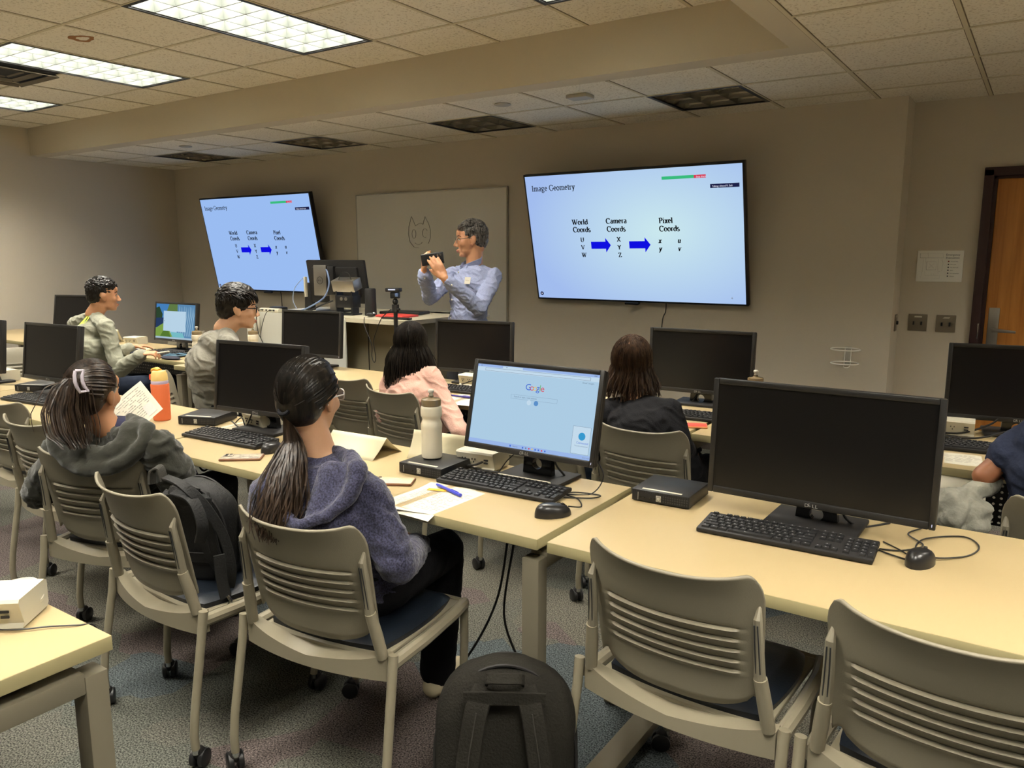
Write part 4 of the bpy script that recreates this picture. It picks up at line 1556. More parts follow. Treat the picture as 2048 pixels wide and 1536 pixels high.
squeeze_bottle((-1.735, 2.060), 'white squeeze bottle standing on the small black computer', TZ + .0398)
squeeze_bottle((-4.94, 3.32), 'white squeeze bottle beside the landscape wallpaper monitor')
squeeze_bottle((-4.62, 3.55), 'white squeeze bottle in front of the teacher desk, just its lid showing')
squeeze_bottle((-1.02, 3.42), 'white squeeze bottle hidden behind the biggest dark monitor, only its spout visible')
squeeze_bottle((-1.655, .525), 'bottle cut by the left edge on the near table')

# orange bottle
ORG = mat('orange bottle steel', srgb(216, 108, 62), 0.5)
LIL = mat('lilac band', srgb(190, 178, 206), 0.5)
YLW = mat('pale yellow lid', srgb(238, 206, 130), 0.5)
YLO = mat('amber lid flap', srgb(246, 176, 62), 0.45)
REDB = mat('coral latch', srgb(226, 84, 60), 0.45)
t = thing('water_bottle', 'orange bottle with a yellow flip lid next to the black computer', 'bottle', (-3.28, 2.00, TZ + .0006))
g = G(); g.lathe([(.0001, 0), (.034, 0), (.037, .004), (.0375, .01), (.0395, .165), (.038, .168), (.0001, .1685)], (0, 0, 0), ORG, 32); g.build('bottle_body', t, smooth=50)
g = G(); g.lathe([(.0358, .168), (.0366, .170), (.0366, .181), (.0358, .183)], (0, 0, 0), LIL, 32); g.build('neck_band', t, smooth=50)
g = G(); g.lathe([(.0355, .183), (.0362, .19), (.0345, .212), (.028, .226), (.0001, .232)], (0, 0, 0), YLW, 32); g.build('bottle_lid', t, smooth=50)
g = G(); g.tube([(.012, -.004, .231), (-.01, -.004, .2345), (-.030, -.006, .229), (-.041, -.008, .220)], [.012, .016, .016, .007], YLO, 10, flat=.55); g.build('flip_flap', t, smooth=60)
g = G(); g.box((-.028, -.025, .198), (.011, .011, .026), REDB, .004); g.tube([(-.026, -.026, .205), (-.012, -.02, .222), (.004, -.012, .230)], .0035, REDB, 6); g.build('latch', t)


# folded name cards
def tent(px, py, yaw, w_, h_, spread, label):
    t = thing('folded_card', label, 'card', (px, py, TZ + .0006), math.radians(yaw), 'folded blank cards')
    g = G()
    th = .0006
    for s_ in (-1, 1):
        pts = []
        for k in range(7):
            f = k / 6
            y = s_ * spread * (1 - f) - s_ * .006 * math.sin(f * PI)
            z = h_ * f
            pts.append((y, z))
        vs = []
        for y, z in pts:
            vs += [(-w_ / 2, y, z), (w_ / 2, y, z)]
        g.add(vs, [(2 * k, 2 * k + 1, 2 * k + 3, 2 * k + 2) for k in range(6)], CARD)
    o = g.build('card_sheet', t, smooth=60)
    md = o.modifiers.new('s', 'SOLIDIFY'); md.thickness = th
    return t


tent(-2.115, 2.085, 3, .27, .070, .085, 'wide folded cream card beside the face of the navy hoodie woman')
tent(-1.775, 2.180, 6, .27, .098, .050, 'folded cream card standing behind the white bottle')
tent(-6.66, 3.62, 10, .25, .11, .05, 'folded card seen behind the left dark monitor')

# sheets of paper
def sheet(name, c, yaw, w_, d_, label, zt=TZ + .0008, lines=True, droop=0.0, mark=None, group='sheets of paper'):
    t = thing(name, label, 'paper', (c[0], c[1], zt), math.radians(yaw), group)
    g = G()
    nx = 6; ny = 10
    vs = []
    for j in range(ny + 1):
        for i in range(nx + 1):
            x = -w_ / 2 + w_ * i / nx; y = -d_ / 2 + d_ * j / ny
            z = .0
            if droop and y < -d_ / 2 + droop:
                k = (-d_ / 2 + droop - y)
                z -= 1.9 * k * k / max(droop, .01) * .5
            vs.append((x, y, z + .0006 * math.sin(x * 40)))
    g.add(vs, [(j * (nx + 1) + i, j * (nx + 1) + i + 1, (j + 1) * (nx + 1) + i + 1, (j + 1) * (nx + 1) + i) for j in range(ny) for i in range(nx)], PAPER)
    g.build('paper_sheet', t, smooth=60)
    if lines:
        g = G()
        r_ = random.Random(int(abs(c[0]) * 1000))
        for k in range(int(d_ / .011) - 3):
            y = d_ / 2 - .03 - k * .011
            if y < -d_ / 2 + .03 + droop:
                break
            x = -w_ / 2 + .02
            while x < w_ / 2 - .03:
                l = r_.uniform(.008, .03)
                if r_.random() < .75:
                    g.box((min(x + l / 2, w_ / 2 - .02), y, .0014), (l * .9, .0022, .0002), INKL)
                x += l + .004
        g.build('printed_lines', t, smooth=0)
    if mark:
        g = G(); g.box(mark[0], mark[1], mark[2], rot=rotz(mark[3])); g.build('colour_mark', t)
    return t


ORM = mat('orange highlight', srgb(240, 170, 50), 0.8)
sheet('worksheet', (-1.508, 1.788), -2, .216, .279, 'printed worksheet with an orange bar hanging over the front table edge', lines=True, droop=.012,
      mark=((-.045, .075, .0018), (.020, .065, .0004), ORM, -1.25))
sheet('worksheet', (-1.500, 1.800), 8, .216, .279, 'second sheet of paper lying under the worksheet with the orange bar', zt=TZ + .0002, lines=False)
sheet('worksheet', (-2.43, 3.17), 10, .216, .279, 'sheet of paper under the dark blue pen by the pink sleeve', lines=True)
sheet('worksheet', (-.225, 3.19), 6, .216, .279, 'printed sheet hanging over the front-row table edge at the right', lines=True, droop=.10)
sheet('worksheet', (-5.95, 3.38), 20, .216, .279, 'white papers on the table under the arm of the boy with lime lettering', lines=True)
sheet('worksheet', (-2.86, 2.14), 10, .15, .20, 'white sheet under the base of the dark monitor by the orange bottle', lines=True)
sheet('worksheet', (-3.72, 3.28), 4, .27, .13, 'pale sheet on the table behind the empty grey chair', lines=False)
BPEN = mat('blue pen barrel', srgb(58, 66, 190), 0.35)
DPEN = mat('dark blue pen barrel', srgb(52, 40, 130), 0.4)


def pen(c, yaw, m, label, L_=.142, z=TZ + .008, cap=True):
    t = thing('pen', label, 'pen', (c[0], c[1], z), math.radians(yaw), 'pens')
    g = G(); g.tube([(-L_ / 2, 0, 0), (-L_ / 2 + .012, 0, 0), (L_ / 2 - .03, 0, 0), (L_ / 2, 0, 0)], [.0035, .0048, .005, .0048], m, 12); g.build('pen_barrel', t)
    g = G(); g.tube([(L_ / 2 - .055, 0, 0), (L_ / 2 + .002, 0, 0)], .0058, m, 12); g.box((L_ / 2 - .03, 0, .0066), (.04, .003, .002), m, .0005); g.build('pen_cap', t)
    return t


pen((-1.512, 1.872), -42 + 22, BPEN, 'bright blue capped pen on the worksheet with the orange bar')
pen((-2.50, 3.205), 2, DPEN, 'dark blue pen on the paper by the pink sleeve')
pen((-.30, 3.60), -8, BLK, 'black pen lying by the outlet box at the right edge')


# phones
def phone(c, yaw, back, side, label, z=TZ + .0006, rings=True):
    t = thing('smartphone', label, 'phone', (c[0], c[1], z), math.radians(yaw), 'phones')
    g = G(); g.box((0, 0, .0045), (.074, .150, .009), side, .004, seg=3); g.build('phone_body', t)
    g = G(); g.box((0, 0, .0093), (.068, .144, .0008), back, .0003); g.build('phone_back', t)
    g = G()
    g.box((.014, .05, .0105), (.034, .036, .002), back, .001)
    for dx, dy in ((.006, .058), (.022, .044), (.022, .058)):
        g.cyl((dx, dy, .011), (dx, dy, .0130), .0058, BLK, 14)
    g.build('camera_bump', t)
    if rings:
        g = G(); g.tube([(.020 * math.cos(a), -.012 + .020 * math.sin(a), .0098) for a in [2 * PI * k / 28 for k in range(29)]], .0008, WHTG, 4); g.build('charging_ring', t)
    return t


PK = mat('pale pink phone back', srgb(226, 200, 168), 0.25)
BRN = mat('brown phone rim', srgb(120, 78, 52), 0.35)
RDP = mat('red phone card', srgb(216, 78, 66), 0.5)
CLR = mat('orange rim', srgb(220, 150, 96), 0.4)
GRYP = mat('mottled case', srgb(150, 140, 124), 0.35, vary=(60, .6))
phone((-1.730, 1.845), 118, PK, BRN, 'pink-backed phone on the table beside the navy sleeve')
phone((-2.40, 1.765), 128, GRYP, BRN, 'phone in a mottled case left of the navy hoodie woman')
phone((-1.235, 3.215), 112, RDP, CLR, 'red and orange phone in front of the keyboard by the black top', rings=False)
# white pen by the stand and small white cards
t = thing('stylus', 'slim white stylus lying behind the search page keyboard', 'stylus', (-1.36, 2.078, TZ + .02), math.radians(2))
g = G(); g.tube([(-.10, 0, 0), (.10, 0, 0)], .0032, WHT, 8); g.build('stylus_barrel', t)

# cables on the tables
zc = TZ + .004


def tb(pts, lab, r=.0021, m=None):
    cable('cable', pts, r, lab, m=m, group='desk cables')


tb([(-.29, 2.10, zc), (-.24, 2.12, zc), (-.20, 2.19, zc), (-.245, 2.26, zc), (-.22, 2.33, zc)], 'thin black cable running from the nearest keyboard to behind the biggest dark monitor')
tb([(-.29, 2.09, zc), (-.25, 2.07, zc), (-.205, 2.06, zc), (-.235, 2.11, zc), (-.29, 2.16, zc)], 'looped cable between the nearest keyboard and its mouse')
tb([(-.20, 2.12, zc + .01), (-.215, 2.17, zc), (-.20, 2.25, zc), (-.12, 2.32, zc), (-.08, 2.26, zc), (-.10, 2.17, zc), (-.165, 2.10, zc + .004), (-.18, 2.118, zc + .012)], 'mouse cord looping over the table right of the biggest dark monitor')
tb([(-.43, 2.25, .93), (-.42, 2.24, .84), (-.40, 2.22, .78), (-.36, 2.25, zc), (-.30, 2.33, zc)], 'black cable drooping from the stand of the biggest dark monitor', .0032)
tb([(-1.10, 1.92, zc + .012), (-1.085, 1.97, zc), (-1.13, 2.03, zc), (-1.18, 2.05, zc), (-1.12, 2.10, zc), (-1.10, 2.14, .80), (-1.14, 2.15, .86)], 'mouse cord curling at the corner of the search page table')
tb([(-1.175, 2.02, zc), (-1.10, 2.06, zc), (-1.09, 2.10, zc), (-1.16, 2.09, zc), (-1.20, 2.06, zc)], 'keyboard cord loop beside the search page monitor base')
tb([(-1.34, 2.20, .88), (-1.30, 2.18, .80), (-1.28, 2.20, zc), (-1.40, 2.16, zc), (-1.55, 2.13, zc), (-1.64, 2.13, zc + .004)], 'thick black cable behind the stand of the search page monitor', .0036)
tb([(-1.50, 2.20, .84), (-1.54, 2.16, .80), (-1.58, 2.12, .77), (-1.64, 2.11, zc + .01), (-1.66, 2.12, zc + .01)], 'thick cable rising in front of the outlet box to the search page monitor', .0042)
tb([(-1.42, 2.17, .85), (-1.46, 2.13, .80), (-1.50, 2.115, zc), (-1.57, 2.115, zc)], 'thin cable crossing the front of the outlet box by the search page monitor', .002)
tb([(-2.94, 2.12, zc + .01), (-2.90, 2.10, zc + .012), (-2.85, 2.09, zc), (-2.80, 2.11, zc), (-2.76, 2.09, zc + .01), (-2.70, 2.08, zc), (-2.62, 2.05, zc), (-2.57, 2.02, zc)], 'tangled black cable between a small computer and the outlet box', .003)
tb([(-2.94, 2.14, zc), (-2.88, 2.13, .78), (-2.83, 2.11, zc), (-2.78, 2.10, .80), (-2.77, 2.11, .84)], 'cable looping up under the dark monitor by the orange bottle', .003)
tb([(-2.92, 2.03, zc), (-2.86, 2.0, zc), (-2.80, 2.005, zc)], 'thin keyboard cord on the table beside the small black computer')
tb([(-1.34, 3.78, .86), (-1.40, 3.74, .80), (-1.42, 3.70, zc)], 'black cable curving down left of the stand behind the black top', .0035)
tb([(-1.20, 3.62, zc), (-1.235, 3.58, .82), (-1.22, 3.53, .80), (-1.15, 3.42, .785), (-1.08, 3.36, .775)], 'grey cable arching over the keyboard beside the red phone', .0018, WHTG)
tb([(-.40, 3.63, zc + .01), (-.30, 3.64, zc + .008), (-.22, 3.66, .765), (-.13, 3.74, .80), (-.10, 3.79, .84)], 'thick black cable swooping up to the cropped monitor at the right edge', .0045)
tb([(-.40, 3.60, zc), (-.28, 3.60, zc), (-.16, 3.64, zc + .006), (-.04, 3.74, .79)], 'second thick cable in front of the outlet box at the right edge', .0042)
tb([(-2.75, 3.53, zc), (-2.68, 3.50, .77), (-2.62, 3.51, .80), (-2.62, 3.54, .86)], 'cable bunch in front of the outlet box by the pink sleeve', .0032)
tb([(-4.50, 2.13, zc + .01), (-4.42, 2.10, .79), (-4.40, 2.07, .82)], 'black cable behind the left dark monitor', .003)
tb([(-5.05, 1.98, zc), (-4.9, 2.05, zc), (-4.75, 2.17, zc)], 'thin cord trailing over the far left table', .002)
tb([(-1.90, .60, TZ + .01), (-1.80, .585, TZ + .008), (-1.66, .64, TZ + .006), (-1.60, .70, TZ + .005), (-1.565, .735, TZ + .003), (-1.555, .762, TZ - .004), (-1.55, .775, TZ - .03)], 'thin black cord over the edge of the near left table', .0018)
cable('cable', [(-1.86, .70, TZ + .01), (-1.83, .74, TZ + .03), (-1.76, .75, TZ + .045), (-1.70, .735, TZ + .03), (-1.69, .70, TZ + .02)], .006, 'thick white cord looping behind the near outlet box', m=WHT, group='desk cables')
# cords hanging below the tables
cable('cable', [(-1.36, 2.05, .70), (-1.38, 2.05, .55), (-1.40, 2.02, .30), (-1.32, 2.0, .15), (-1.30, 1.98, .08), (-1.36, 1.9, .008)], .0045, 'black cord hanging below the search page table, bowed outward', group='cords hanging below tables')
cable('cable', [(-1.37, 2.05, .70), (-1.40, 2.05, .58), (-1.43, 2.03, .36), (-1.50, 2.0, .18), (-1.6, 1.95, .01)], .0045, 'straighter black cord hanging below the search page table', group='cords hanging below tables')
cable('cable', [(-2.72, 1.80, .70), (-2.70, 1.79, .66), (-2.66, 1.78, .655), (-2.64, 1.79, .67)], .004, 'short cord loop under the table edge left of the navy hoodie woman', group='cords hanging below tables')
cable('cable', [(-2.55, 2.0, .66), (-2.60, 2.02, .50), (-2.58, 2.02, .35), (-2.50, 2.0, .30)], .004, 'cord hanging behind the table leg left of the navy hoodie woman', group='cords hanging below tables')
cable('cable', [(-2.02, .56, .52), (-2.0, .60, .30), (-1.98, .62, .12), (-2.05, .60, .06), (-2.10, .62, .12), (-1.96, .70, .22)], .004, 'cord hanging under the near left table', group='cords hanging below tables')
cable('cable', [(-1.80, .62, .60), (-1.78, .66, .30), (-1.76, .68, .10), (-1.70, .66, .02)], .004, 'cord dropping to the carpet under the near left table', group='cords hanging below tables')
cable('cable', [(-1.06, 3.58, .70), (-1.05, 3.56, .55), (-1.12, 3.55, .44), (-1.2, 3.56, .46)], .004, 'cord hanging in front of the perforated panel by the black top', group='cords hanging below tables')

# clutter on the left table: sunglasses-like blue strap, dark cloth, earphone
DK = mat('dark cloth', (0.012, 0.014, 0.03), 0.8)
TEAL = mat('teal strap', srgb(50, 96, 120), 0.5)
t = thing('strap_bundle', 'teal strap lying on a dark pouch beside the wallpaper monitor keyboard', 'strap', (-5.22, 3.26, TZ))
g = G()
g.tube([(-.02, -.02, .02), (.03, .0, .035), (.06, .03, .03), (.10, .03, .04), (.16, .07, .03)], .010, TEAL, 8, flat=.5)
g.tube([(.0, -.03, .016), (.05, -.02, .03), (.10, .01, .025), (.15, .04, .03)], .008, TEAL, 8, flat=.5)
g.build('strap', t)
g = G(); g.ell((.05, -.01, .012), (.10, .045, .016), DK, 16); g.build('pouch', t)
t = thing('folded_cloth', 'dark folded cloth under the arm of the boy with lime lettering', 'cloth', (-5.74, 3.30, TZ))
g = G(); g.ell((0, 0, .012), (.14, .07, .018), DK, 18); g.ell((.20, .03, .008), (.15, .05, .012), BLKR, 18); g.build('cloth_fold', t)


# ---------------------------------------------------------------- teacher desk
DESKB = mat('desk body tan', srgb(140, 130, 104), 0.6)
PANW = mat('frosted white panel', srgb(190, 190, 180), 0.45)
DT = 1.045
t = thing('teacher_desk', 'tan teacher desk with a rounded pale top and white front panel', 'desk', (-4.35, 4.35, 0))
g = G()


def rrect(x0, x1, y0, y1, r_, n_=8):
    pts = []
    for cx, cy, a0 in ((x1 - r_, y0 + r_, -90), (x1 - r_, y1 - r_, 0), (x0 + r_, y1 - r_, 90), (x0 + r_, y0 + r_, 180)):
        for k in range(n_ + 1):
            a = math.radians(a0 + 90 * k / n_)
            pts.append((cx + r_ * math.cos(a), cy + r_ * math.sin(a)))
    return pts


TOPM = mat('desk top laminate', srgb(196, 188, 164), 0.35)
g.prism([(x, y, DT - .03) for x, y in rrect(-.80, .80, -.40, .42, .16)], (0, 0, .03), TOPM)
g.build('desk_top', t)
g = G()
g.box((.0, .05, .5), (1.30, .62, 1.0), DESKB, .004)
g.build('desk_body', t)
g = G()
g.box((.0, -.265, .5), (.004, .004, 1.0), SHADOWB); g.box((.33, -.265, .5), (.004, .004, 1.0), SHADOWB)
g.build('door_seam', t)
g = G(); g.prism([(x, -.415, z) for x, z in rrect(-.84, .25, .60, DT + .005, .03)], (0, .012, 0), PANW); g.build('front_panel', t)
for x in (-.70, .165):
    g = G(); g.box((x, -.423, .96), (.06, .012, .11), WHTG, .006); g.build('panel_clip', t)
g = G(); g.box((.62, .40, 1.03), (.5, .2, .03), TOPM, .01); g.build('side_shelf', t)

# things on the teacher desk
t = thing('desk_monitor', 'dark monitor on the teacher desk, seen from behind', 'monitor', (-4.60, 4.36, DT), math.radians(8))
g = G(); g.M = Matrix.Translation((0, 0, .235)) @ Matrix.Rotation(.18, 4, 'X')
g.box((0, 0, 0), (.56, .03, .34), BLKR, .008); g.box((0, -.02, 0), (.44, .03, .24), BLKR, .012)
g.build('bezel', t)
g = G(); g.M = Matrix.Translation((0, 0, .235)) @ Matrix.Rotation(.18, 4, 'X')
g.box((0, .0155, 0), (.52, .002, .30), OFFS); g.build('screen', t)
g = G(); g.box((-.02, -.03, .10), (.07, .03, .20), STEEL, .006); g.box((-.02, -.02, .006), (.24, .20, .012), BLKR, .004); g.build('stand', t)
t = thing('desktop_computer', 'grey computer with a round badge hung behind the desk monitor', 'computer', (-4.70, 4.285, DT + .245), math.radians(8))
g = G(); g.box((0, 0, 0), (.125, .05, .235), STEEL, .004); g.box((.095, .01, 0), (.06, .05, .22), BLK, .004); g.build('case', t)
g = G(); g.tube([(.028 * math.cos(a) - .0, -.0265, .028 * math.sin(a)) for a in [2 * PI * k / 24 for k in range(25)]], .0014, BLK, 5)
maker_badge(g, Matrix.Translation((-.019, -.0265, -.005)) @ Matrix.Rotation(PI / 2, 4, 'X'), .014, BLK); g.build('round_badge', t)
t = thing('dock_box', 'grey control box with switches in front of the desk monitor', 'box', (-4.30, 4.16, DT), math.radians(8))
g = G(); g.box((0, 0, .225), (.20, .10, .085), STEEL, .004, rot=Matrix.Rotation(.3, 4, 'X')); g.build('box_body', t)
g = G(); g.box((0, .01, .10), (.16, .10, .09), BLK, .004)
for x in (-.02, .02):
    g.cyl((x, -.04, .12), (x, -.045, .12), .013, STEEL, 12)
g.box((-.07, 0, .09), (.012, .08, .17), BLK); g.box((.07, 0, .09), (.012, .08, .17), BLK)
g.box((0, 0, .006), (.18, .12, .012), BLK, .002)
g.build('lower_rack', t)
for (x, y, h_, lab) in ((-4.93, 4.36, .22, 'black cylindrical speaker left of the desk monitor'), (-4.10, 4.20, .20, 'black cylindrical speaker right of the control box')):
    t = thing('desk_speaker', lab, 'speaker', (x, y, DT), 0, 'desk speakers')
    g = G(); g.lathe([(.0001, 0), (.042, 0), (.044, .006), (.040, h_ * .5), (.040, h_ - .008), (.036, h_), (.0001, h_)], (0, 0, 0), BLKR, 24); g.build('speaker_body', t)
t = thing('white_adapter', 'slim white adapter standing at the edge of the desk monitor', 'adapter', (-4.89, 4.285, DT + .11), .15)
g = G(); g.box((0, 0, .08), (.014, .03, .16), WHT, .003); g.build('adapter_body', t)
for pts, r_, m_, lab in (
        ([(-4.90, 4.27, DT + .26), (-4.99, 4.26, DT + .18), (-5.03, 4.27, DT + .08), (-5.0, 4.28, DT + .01)], .003, mat('pale blue cable', srgb(150, 170, 200), .5), 'pale blue cable drooping left of the desk monitor'),
        ([(-4.60, 4.24, DT + .33), (-4.54, 4.20, DT + .30), (-4.52, 4.19, DT + .22), (-4.56, 4.17, DT + .12), (-4.66, 4.12, DT + .05), (-4.76, 4.08, DT + .008)], .006, mat('blue cable', srgb(120, 140, 180), .5), 'thick blue grey cable behind the desk monitor'),
        ([(-4.46, 4.17, DT + .10), (-4.56, 4.13, DT + .06), (-4.66, 4.12, DT + .02), (-4.72, 4.1, DT + .008)], .006, CABLE, 'black cable bundle under the control box'),
        ([(-4.34, 4.12, DT + .26), (-4.30, 4.11, DT + .31), (-4.24, 4.12, DT + .31), (-4.22, 4.13, DT + .26)], .0025, CABLE, 'small cable arc on top of the control box')):
    cable('cable', pts, r_, lab, m=m_, group='cords on the teacher desk')
REDF = mat('red folder', srgb(200, 60, 54), 0.5)
t = thing('red_folder', 'red folder lying on the right part of the teacher desk', 'folder', (-3.86, 4.22, DT + .0005), .1)
g = G(); g.box((0, 0, .008), (.24, .20, .014), REDF, .004, rot=Matrix.Rotation(.02, 4, 'Y')); g.build('folder_cover', t)
t = thing('black_tablet', 'black slab behind the red folder on the teacher desk', 'tablet', (-4.0, 4.46, DT + .0005), .2)
g = G(); g.box((0, 0, .012), (.34, .18, .02), BLK, .006); g.build('tablet_body', t)
t = thing('black_pad', 'flat black pad at the front edge of the teacher desk', 'pad', (-3.72, 4.06, DT + .0005), .05)
g = G(); g.box((0, 0, .006), (.24, .05, .012), BLK, .004); g.build('pad_body', t)
t = thing('desk_mouse', 'black and silver gadget beside the red folder', 'gadget', (-4.02, 4.12, DT + .0005), .6)
g = G(); g.ell((0, 0, .016), (.035, .022, .016), BLK, 14); g.build('gadget_body', t)
g = G(); g.ell((.02, 0, .022), (.015, .014, .012), CHROME, 12); g.build('silver_cap', t)
t = thing('cable_hub', 'white strip of plugs on the left end of the teacher desk', 'plug strip', (-5.0, 4.02, DT + .0005), 0)
g = G(); g.box((0, 0, .015), (.22, .045, .028), WHT, .004); g.build('strip_body', t)
g = G(); [g.box((-.07 + .045 * k, -.024, .016), (.014, .004, .012), BLK) for k in range(4)]; g.build('plug_socket', t)
t = thing('black_wedge', 'black device on the left corner of the teacher desk', 'device', (-5.08, 4.16, DT + .0005), 0)
g = G(); g.box((0, 0, .016), (.14, .08, .03), BLK, .010); g.build('device_body', t)
cable('cable', [(-5.05, 3.99, DT + .02), (-5.05, 3.925, DT), (-5.04, 3.92, .90), (-4.98, 3.92, .80), (-4.96, 3.92, .70)], .003, 'black cord running down the white front panel', group='cords on the teacher desk')
cable('cable', [(-4.93, 3.99, DT + .02), (-4.94, 3.925, DT), (-5.01, 3.92, .88), (-4.98, 3.918, .80), (-4.95, 3.918, .72)], .0025, 'second cord joining it on the white front panel', group='cords on the teacher desk')

# camera on a tripod in front of the desk
t = thing('tripod', 'black tripod with a small camera right of the teacher desk', 'tripod', (-3.58, 3.90, 0))
tx = V((-3.58, 3.90, 0))
g = G(); g.cyl((0, 0, .35), (0, 0, 1.12), .014, BLK, 12); g.build('center_column', t)
for k in range(3):
    a = .4 + 2 * PI * k / 3
    d = V((math.cos(a), math.sin(a), 0))
    g = G(); g.tube([V((0, 0, .86)) + d * .03, V((0, 0, .42)) + d * .16, V((0, 0, .012)) + d * .28], [.013, .011, .009], BLK, 10); g.build('leg', t)
g = G(); g.cyl((0, 0, 1.11), (0, 0, 1.16), .024, BLKR, 14); g.ell((0, 0, 1.18), (.020, .020, .022), BLKR, 12)
g.cyl((0, 0, 1.13), (.045, -.01, 1.13), .008, BLKR, 8); g.build('ball_head', t)
g = G(); g.cyl((-.01, -.012, .875), (-.01, -.04, .875), .010, CHROME, 10); g.build('lock_knob', t)
t = thing('webcam', 'small black camera with a bright front on top of the tripod', 'camera', (-3.58, 3.90, 1.20), math.radians(20))
g = G(); g.box((0, 0, .022), (.055, .05, .042), BLK, .006); g.box((-.01, 0, .058), (.10, .06, .026), BLK, .006); g.build('camera_body', t)
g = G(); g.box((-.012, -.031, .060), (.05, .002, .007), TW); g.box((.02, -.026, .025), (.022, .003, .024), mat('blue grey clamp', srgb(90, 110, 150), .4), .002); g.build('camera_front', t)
cable('cable', [(-3.60, 3.88, 1.13), (-3.66, 3.85, 1.07), (-3.72, 3.86, .98), (-3.76, 3.87, .90), (-3.745, 3.87, .80), (-3.76, 3.87, .76), (-3.79, 3.88, .80), (-3.80, 3.89, .88), (-3.88, 3.91, 1.0), (-3.93, 3.96, 1.055)], .003, 'thin cable dangling from the tripod camera to the desk')

# ---------------------------------------------------------------- people
def fused(name, prims, voxel, m, parent=None, smooth=4, fold=None, fold_scale=9.0, fold_dir=None, origin=None, squash=None):
    """one continuous surface grown over tapered limbs and rounded masses"""
    g = G()
    for p in prims:
        if p[0] == 'e':
            g.ell(p[1], p[2], m, 18, p[3] if len(p) > 3 else None)
        else:
            a, b, ra, rb = V(p[1]), V(p[2]), p[3], p[4]
            fl = p[5] if len(p) > 5 else 1.0
            up = p[6] if len(p) > 6 else None
            d = (b - a)
            L_ = d.length
            if L_ < 1e-6:
                continue
            d /= L_
            pts = []; rs = []
            for k in range(4):
                t_ = math.cos(PI / 2 * (1 - k / 4)) if k else .18
                pts.append(a - d * ra * math.cos(math.asin(min(1, t_ if k else .18)))); rs.append(ra * (t_ if k else .18))
            pts.append(a); rs.append(ra); pts.append(b); rs.append(rb)
            for k in range(3, -1, -1):
                t_ = math.cos(PI / 2 * (1 - k / 4)) if k else .18
                pts.append(b + d * rb * math.cos(math.asin(min(1, t_ if k else .18)))); rs.append(rb * (t_ if k else .18))
            g.tube(pts, rs, m, 14, flat=fl, up=up)
    me = bpy.data.meshes.new('tmp')
    me.from_pydata(g.v, [], g.f)
    o = bpy.data.objects.new('tmp', me)
    COL.objects.link(o)
    r = o.modifiers.new('r', 'REMESH'); r.mode = 'VOXEL'; r.voxel_size = voxel; r.adaptivity = 0
    s = o.modifiers.new('s', 'SMOOTH'); s.factor = .5; s.iterations = smooth
    dg = bpy.context.evaluated_depsgraph_get()
    m2 = bpy.data.meshes.new_from_object(o.evaluated_get(dg))
    bpy.data.objects.remove(o, do_unlink=True); bpy.data.meshes.remove(me)
    m2.name = name
    if fold:
        nv = [v.normal.copy() for v in m2.vertices]
        fd = fold_dir or (1, 1, 1)
        for v, n_ in zip(m2.vertices, nv):
            p = v.co
            q = V((p.x * fd[0], p.y * fd[1], p.z * fd[2])) * fold_scale
            w_ = noise.noise(q + V((noise.noise(q * .5) * 1.5, 0, 0)))
            sd = V((q.x + q.z * .6, q.y - q.z * .5, q.z * 1.9 + q.x * .5)) * 1.35
            w2 = noise.noise(sd + V((7, 2, 5)) + V((0, 0, w_)))
            h = (1 - min(1, abs(w2) * 3.2)) * .9 + w_ * .8 + noise.noise(q * .45 + V((3, 1, 2))) * .7 - .35
            v.co = p + n_ * (h * fold)
    m2.materials.clear(); m2.materials.append(m)
    m2.polygons.foreach_set('use_smooth', [True] * len(m2.polygons))
    m2.update()
    ob = bpy.data.objects.new(name, m2)
    COL.objects.link(ob)
    if parent is not None:
        ob.parent = parent
    return ob


def frame_of(yaw, pitch=0.0, roll=0.0):
    return Matrix.Rotation(math.radians(yaw), 4, 'Z') @ Matrix.Rotation(math.radians(pitch), 4, 'X') @ Matrix.Rotation(math.radians(roll), 4, 'Y')


def head_prims(T, s=1.0, male=False):
    """T: head frame, x right, y forward, z up; origin at ear level"""
    R = T.to_3x3().to_4x4()
    P = lambda x, y, z: T @ V((x * s, y * s, z * s))
    E = lambda x, y, z, a, b, c: ('e', P(x, y, z), (a * s, b * s, c * s), R)
    j = 1.08 if male else 1.0
    return [E(0, -.018, .036, .073, .092, .082), E(0, .018, -.010, .064, .070, .090), E(0, .022, -.062, .050 * j, .056, .044), E(0, .050, -.086, .032 * j, .030, .022),
            E(0, .066, -.094, .018 * j, .016, .014),
            ('c', P(0, .084, .010), P(0, .104, -.028), .0085 * s, .0115 * s), E(-.011, .096, -.034, .009, .010, .007), E(.011, .096, -.034, .009, .010, .007),
            ('c', P(-.036, .072, .022), P(.036, .072, .022), .011 * s, .011 * s), E(0, .076, .045, .045, .015, .03),
            E(-.038, .056, -.020, .023, .022, .024), E(.038, .056, -.020, .023, .022, .024),
            E(0, .084, -.060, .022, .011, .007), E(0, .081, -.071, .019, .011, .0075),
            E(-.073, -.012, -.004, .008, .019, .030), E(.073, -.012, -.004, .008, .019, .030),
            E(-.078, -.022, .004, .007, .012, .022), E(.078, -.022, .004, .007, .012, .022),
            E(-.070, -.004, -.030, .007, .009, .010), E(.070, -.004, -.030, .007, .009, .010),
            E(0, -.050, -.045, .050, .045, .045)]


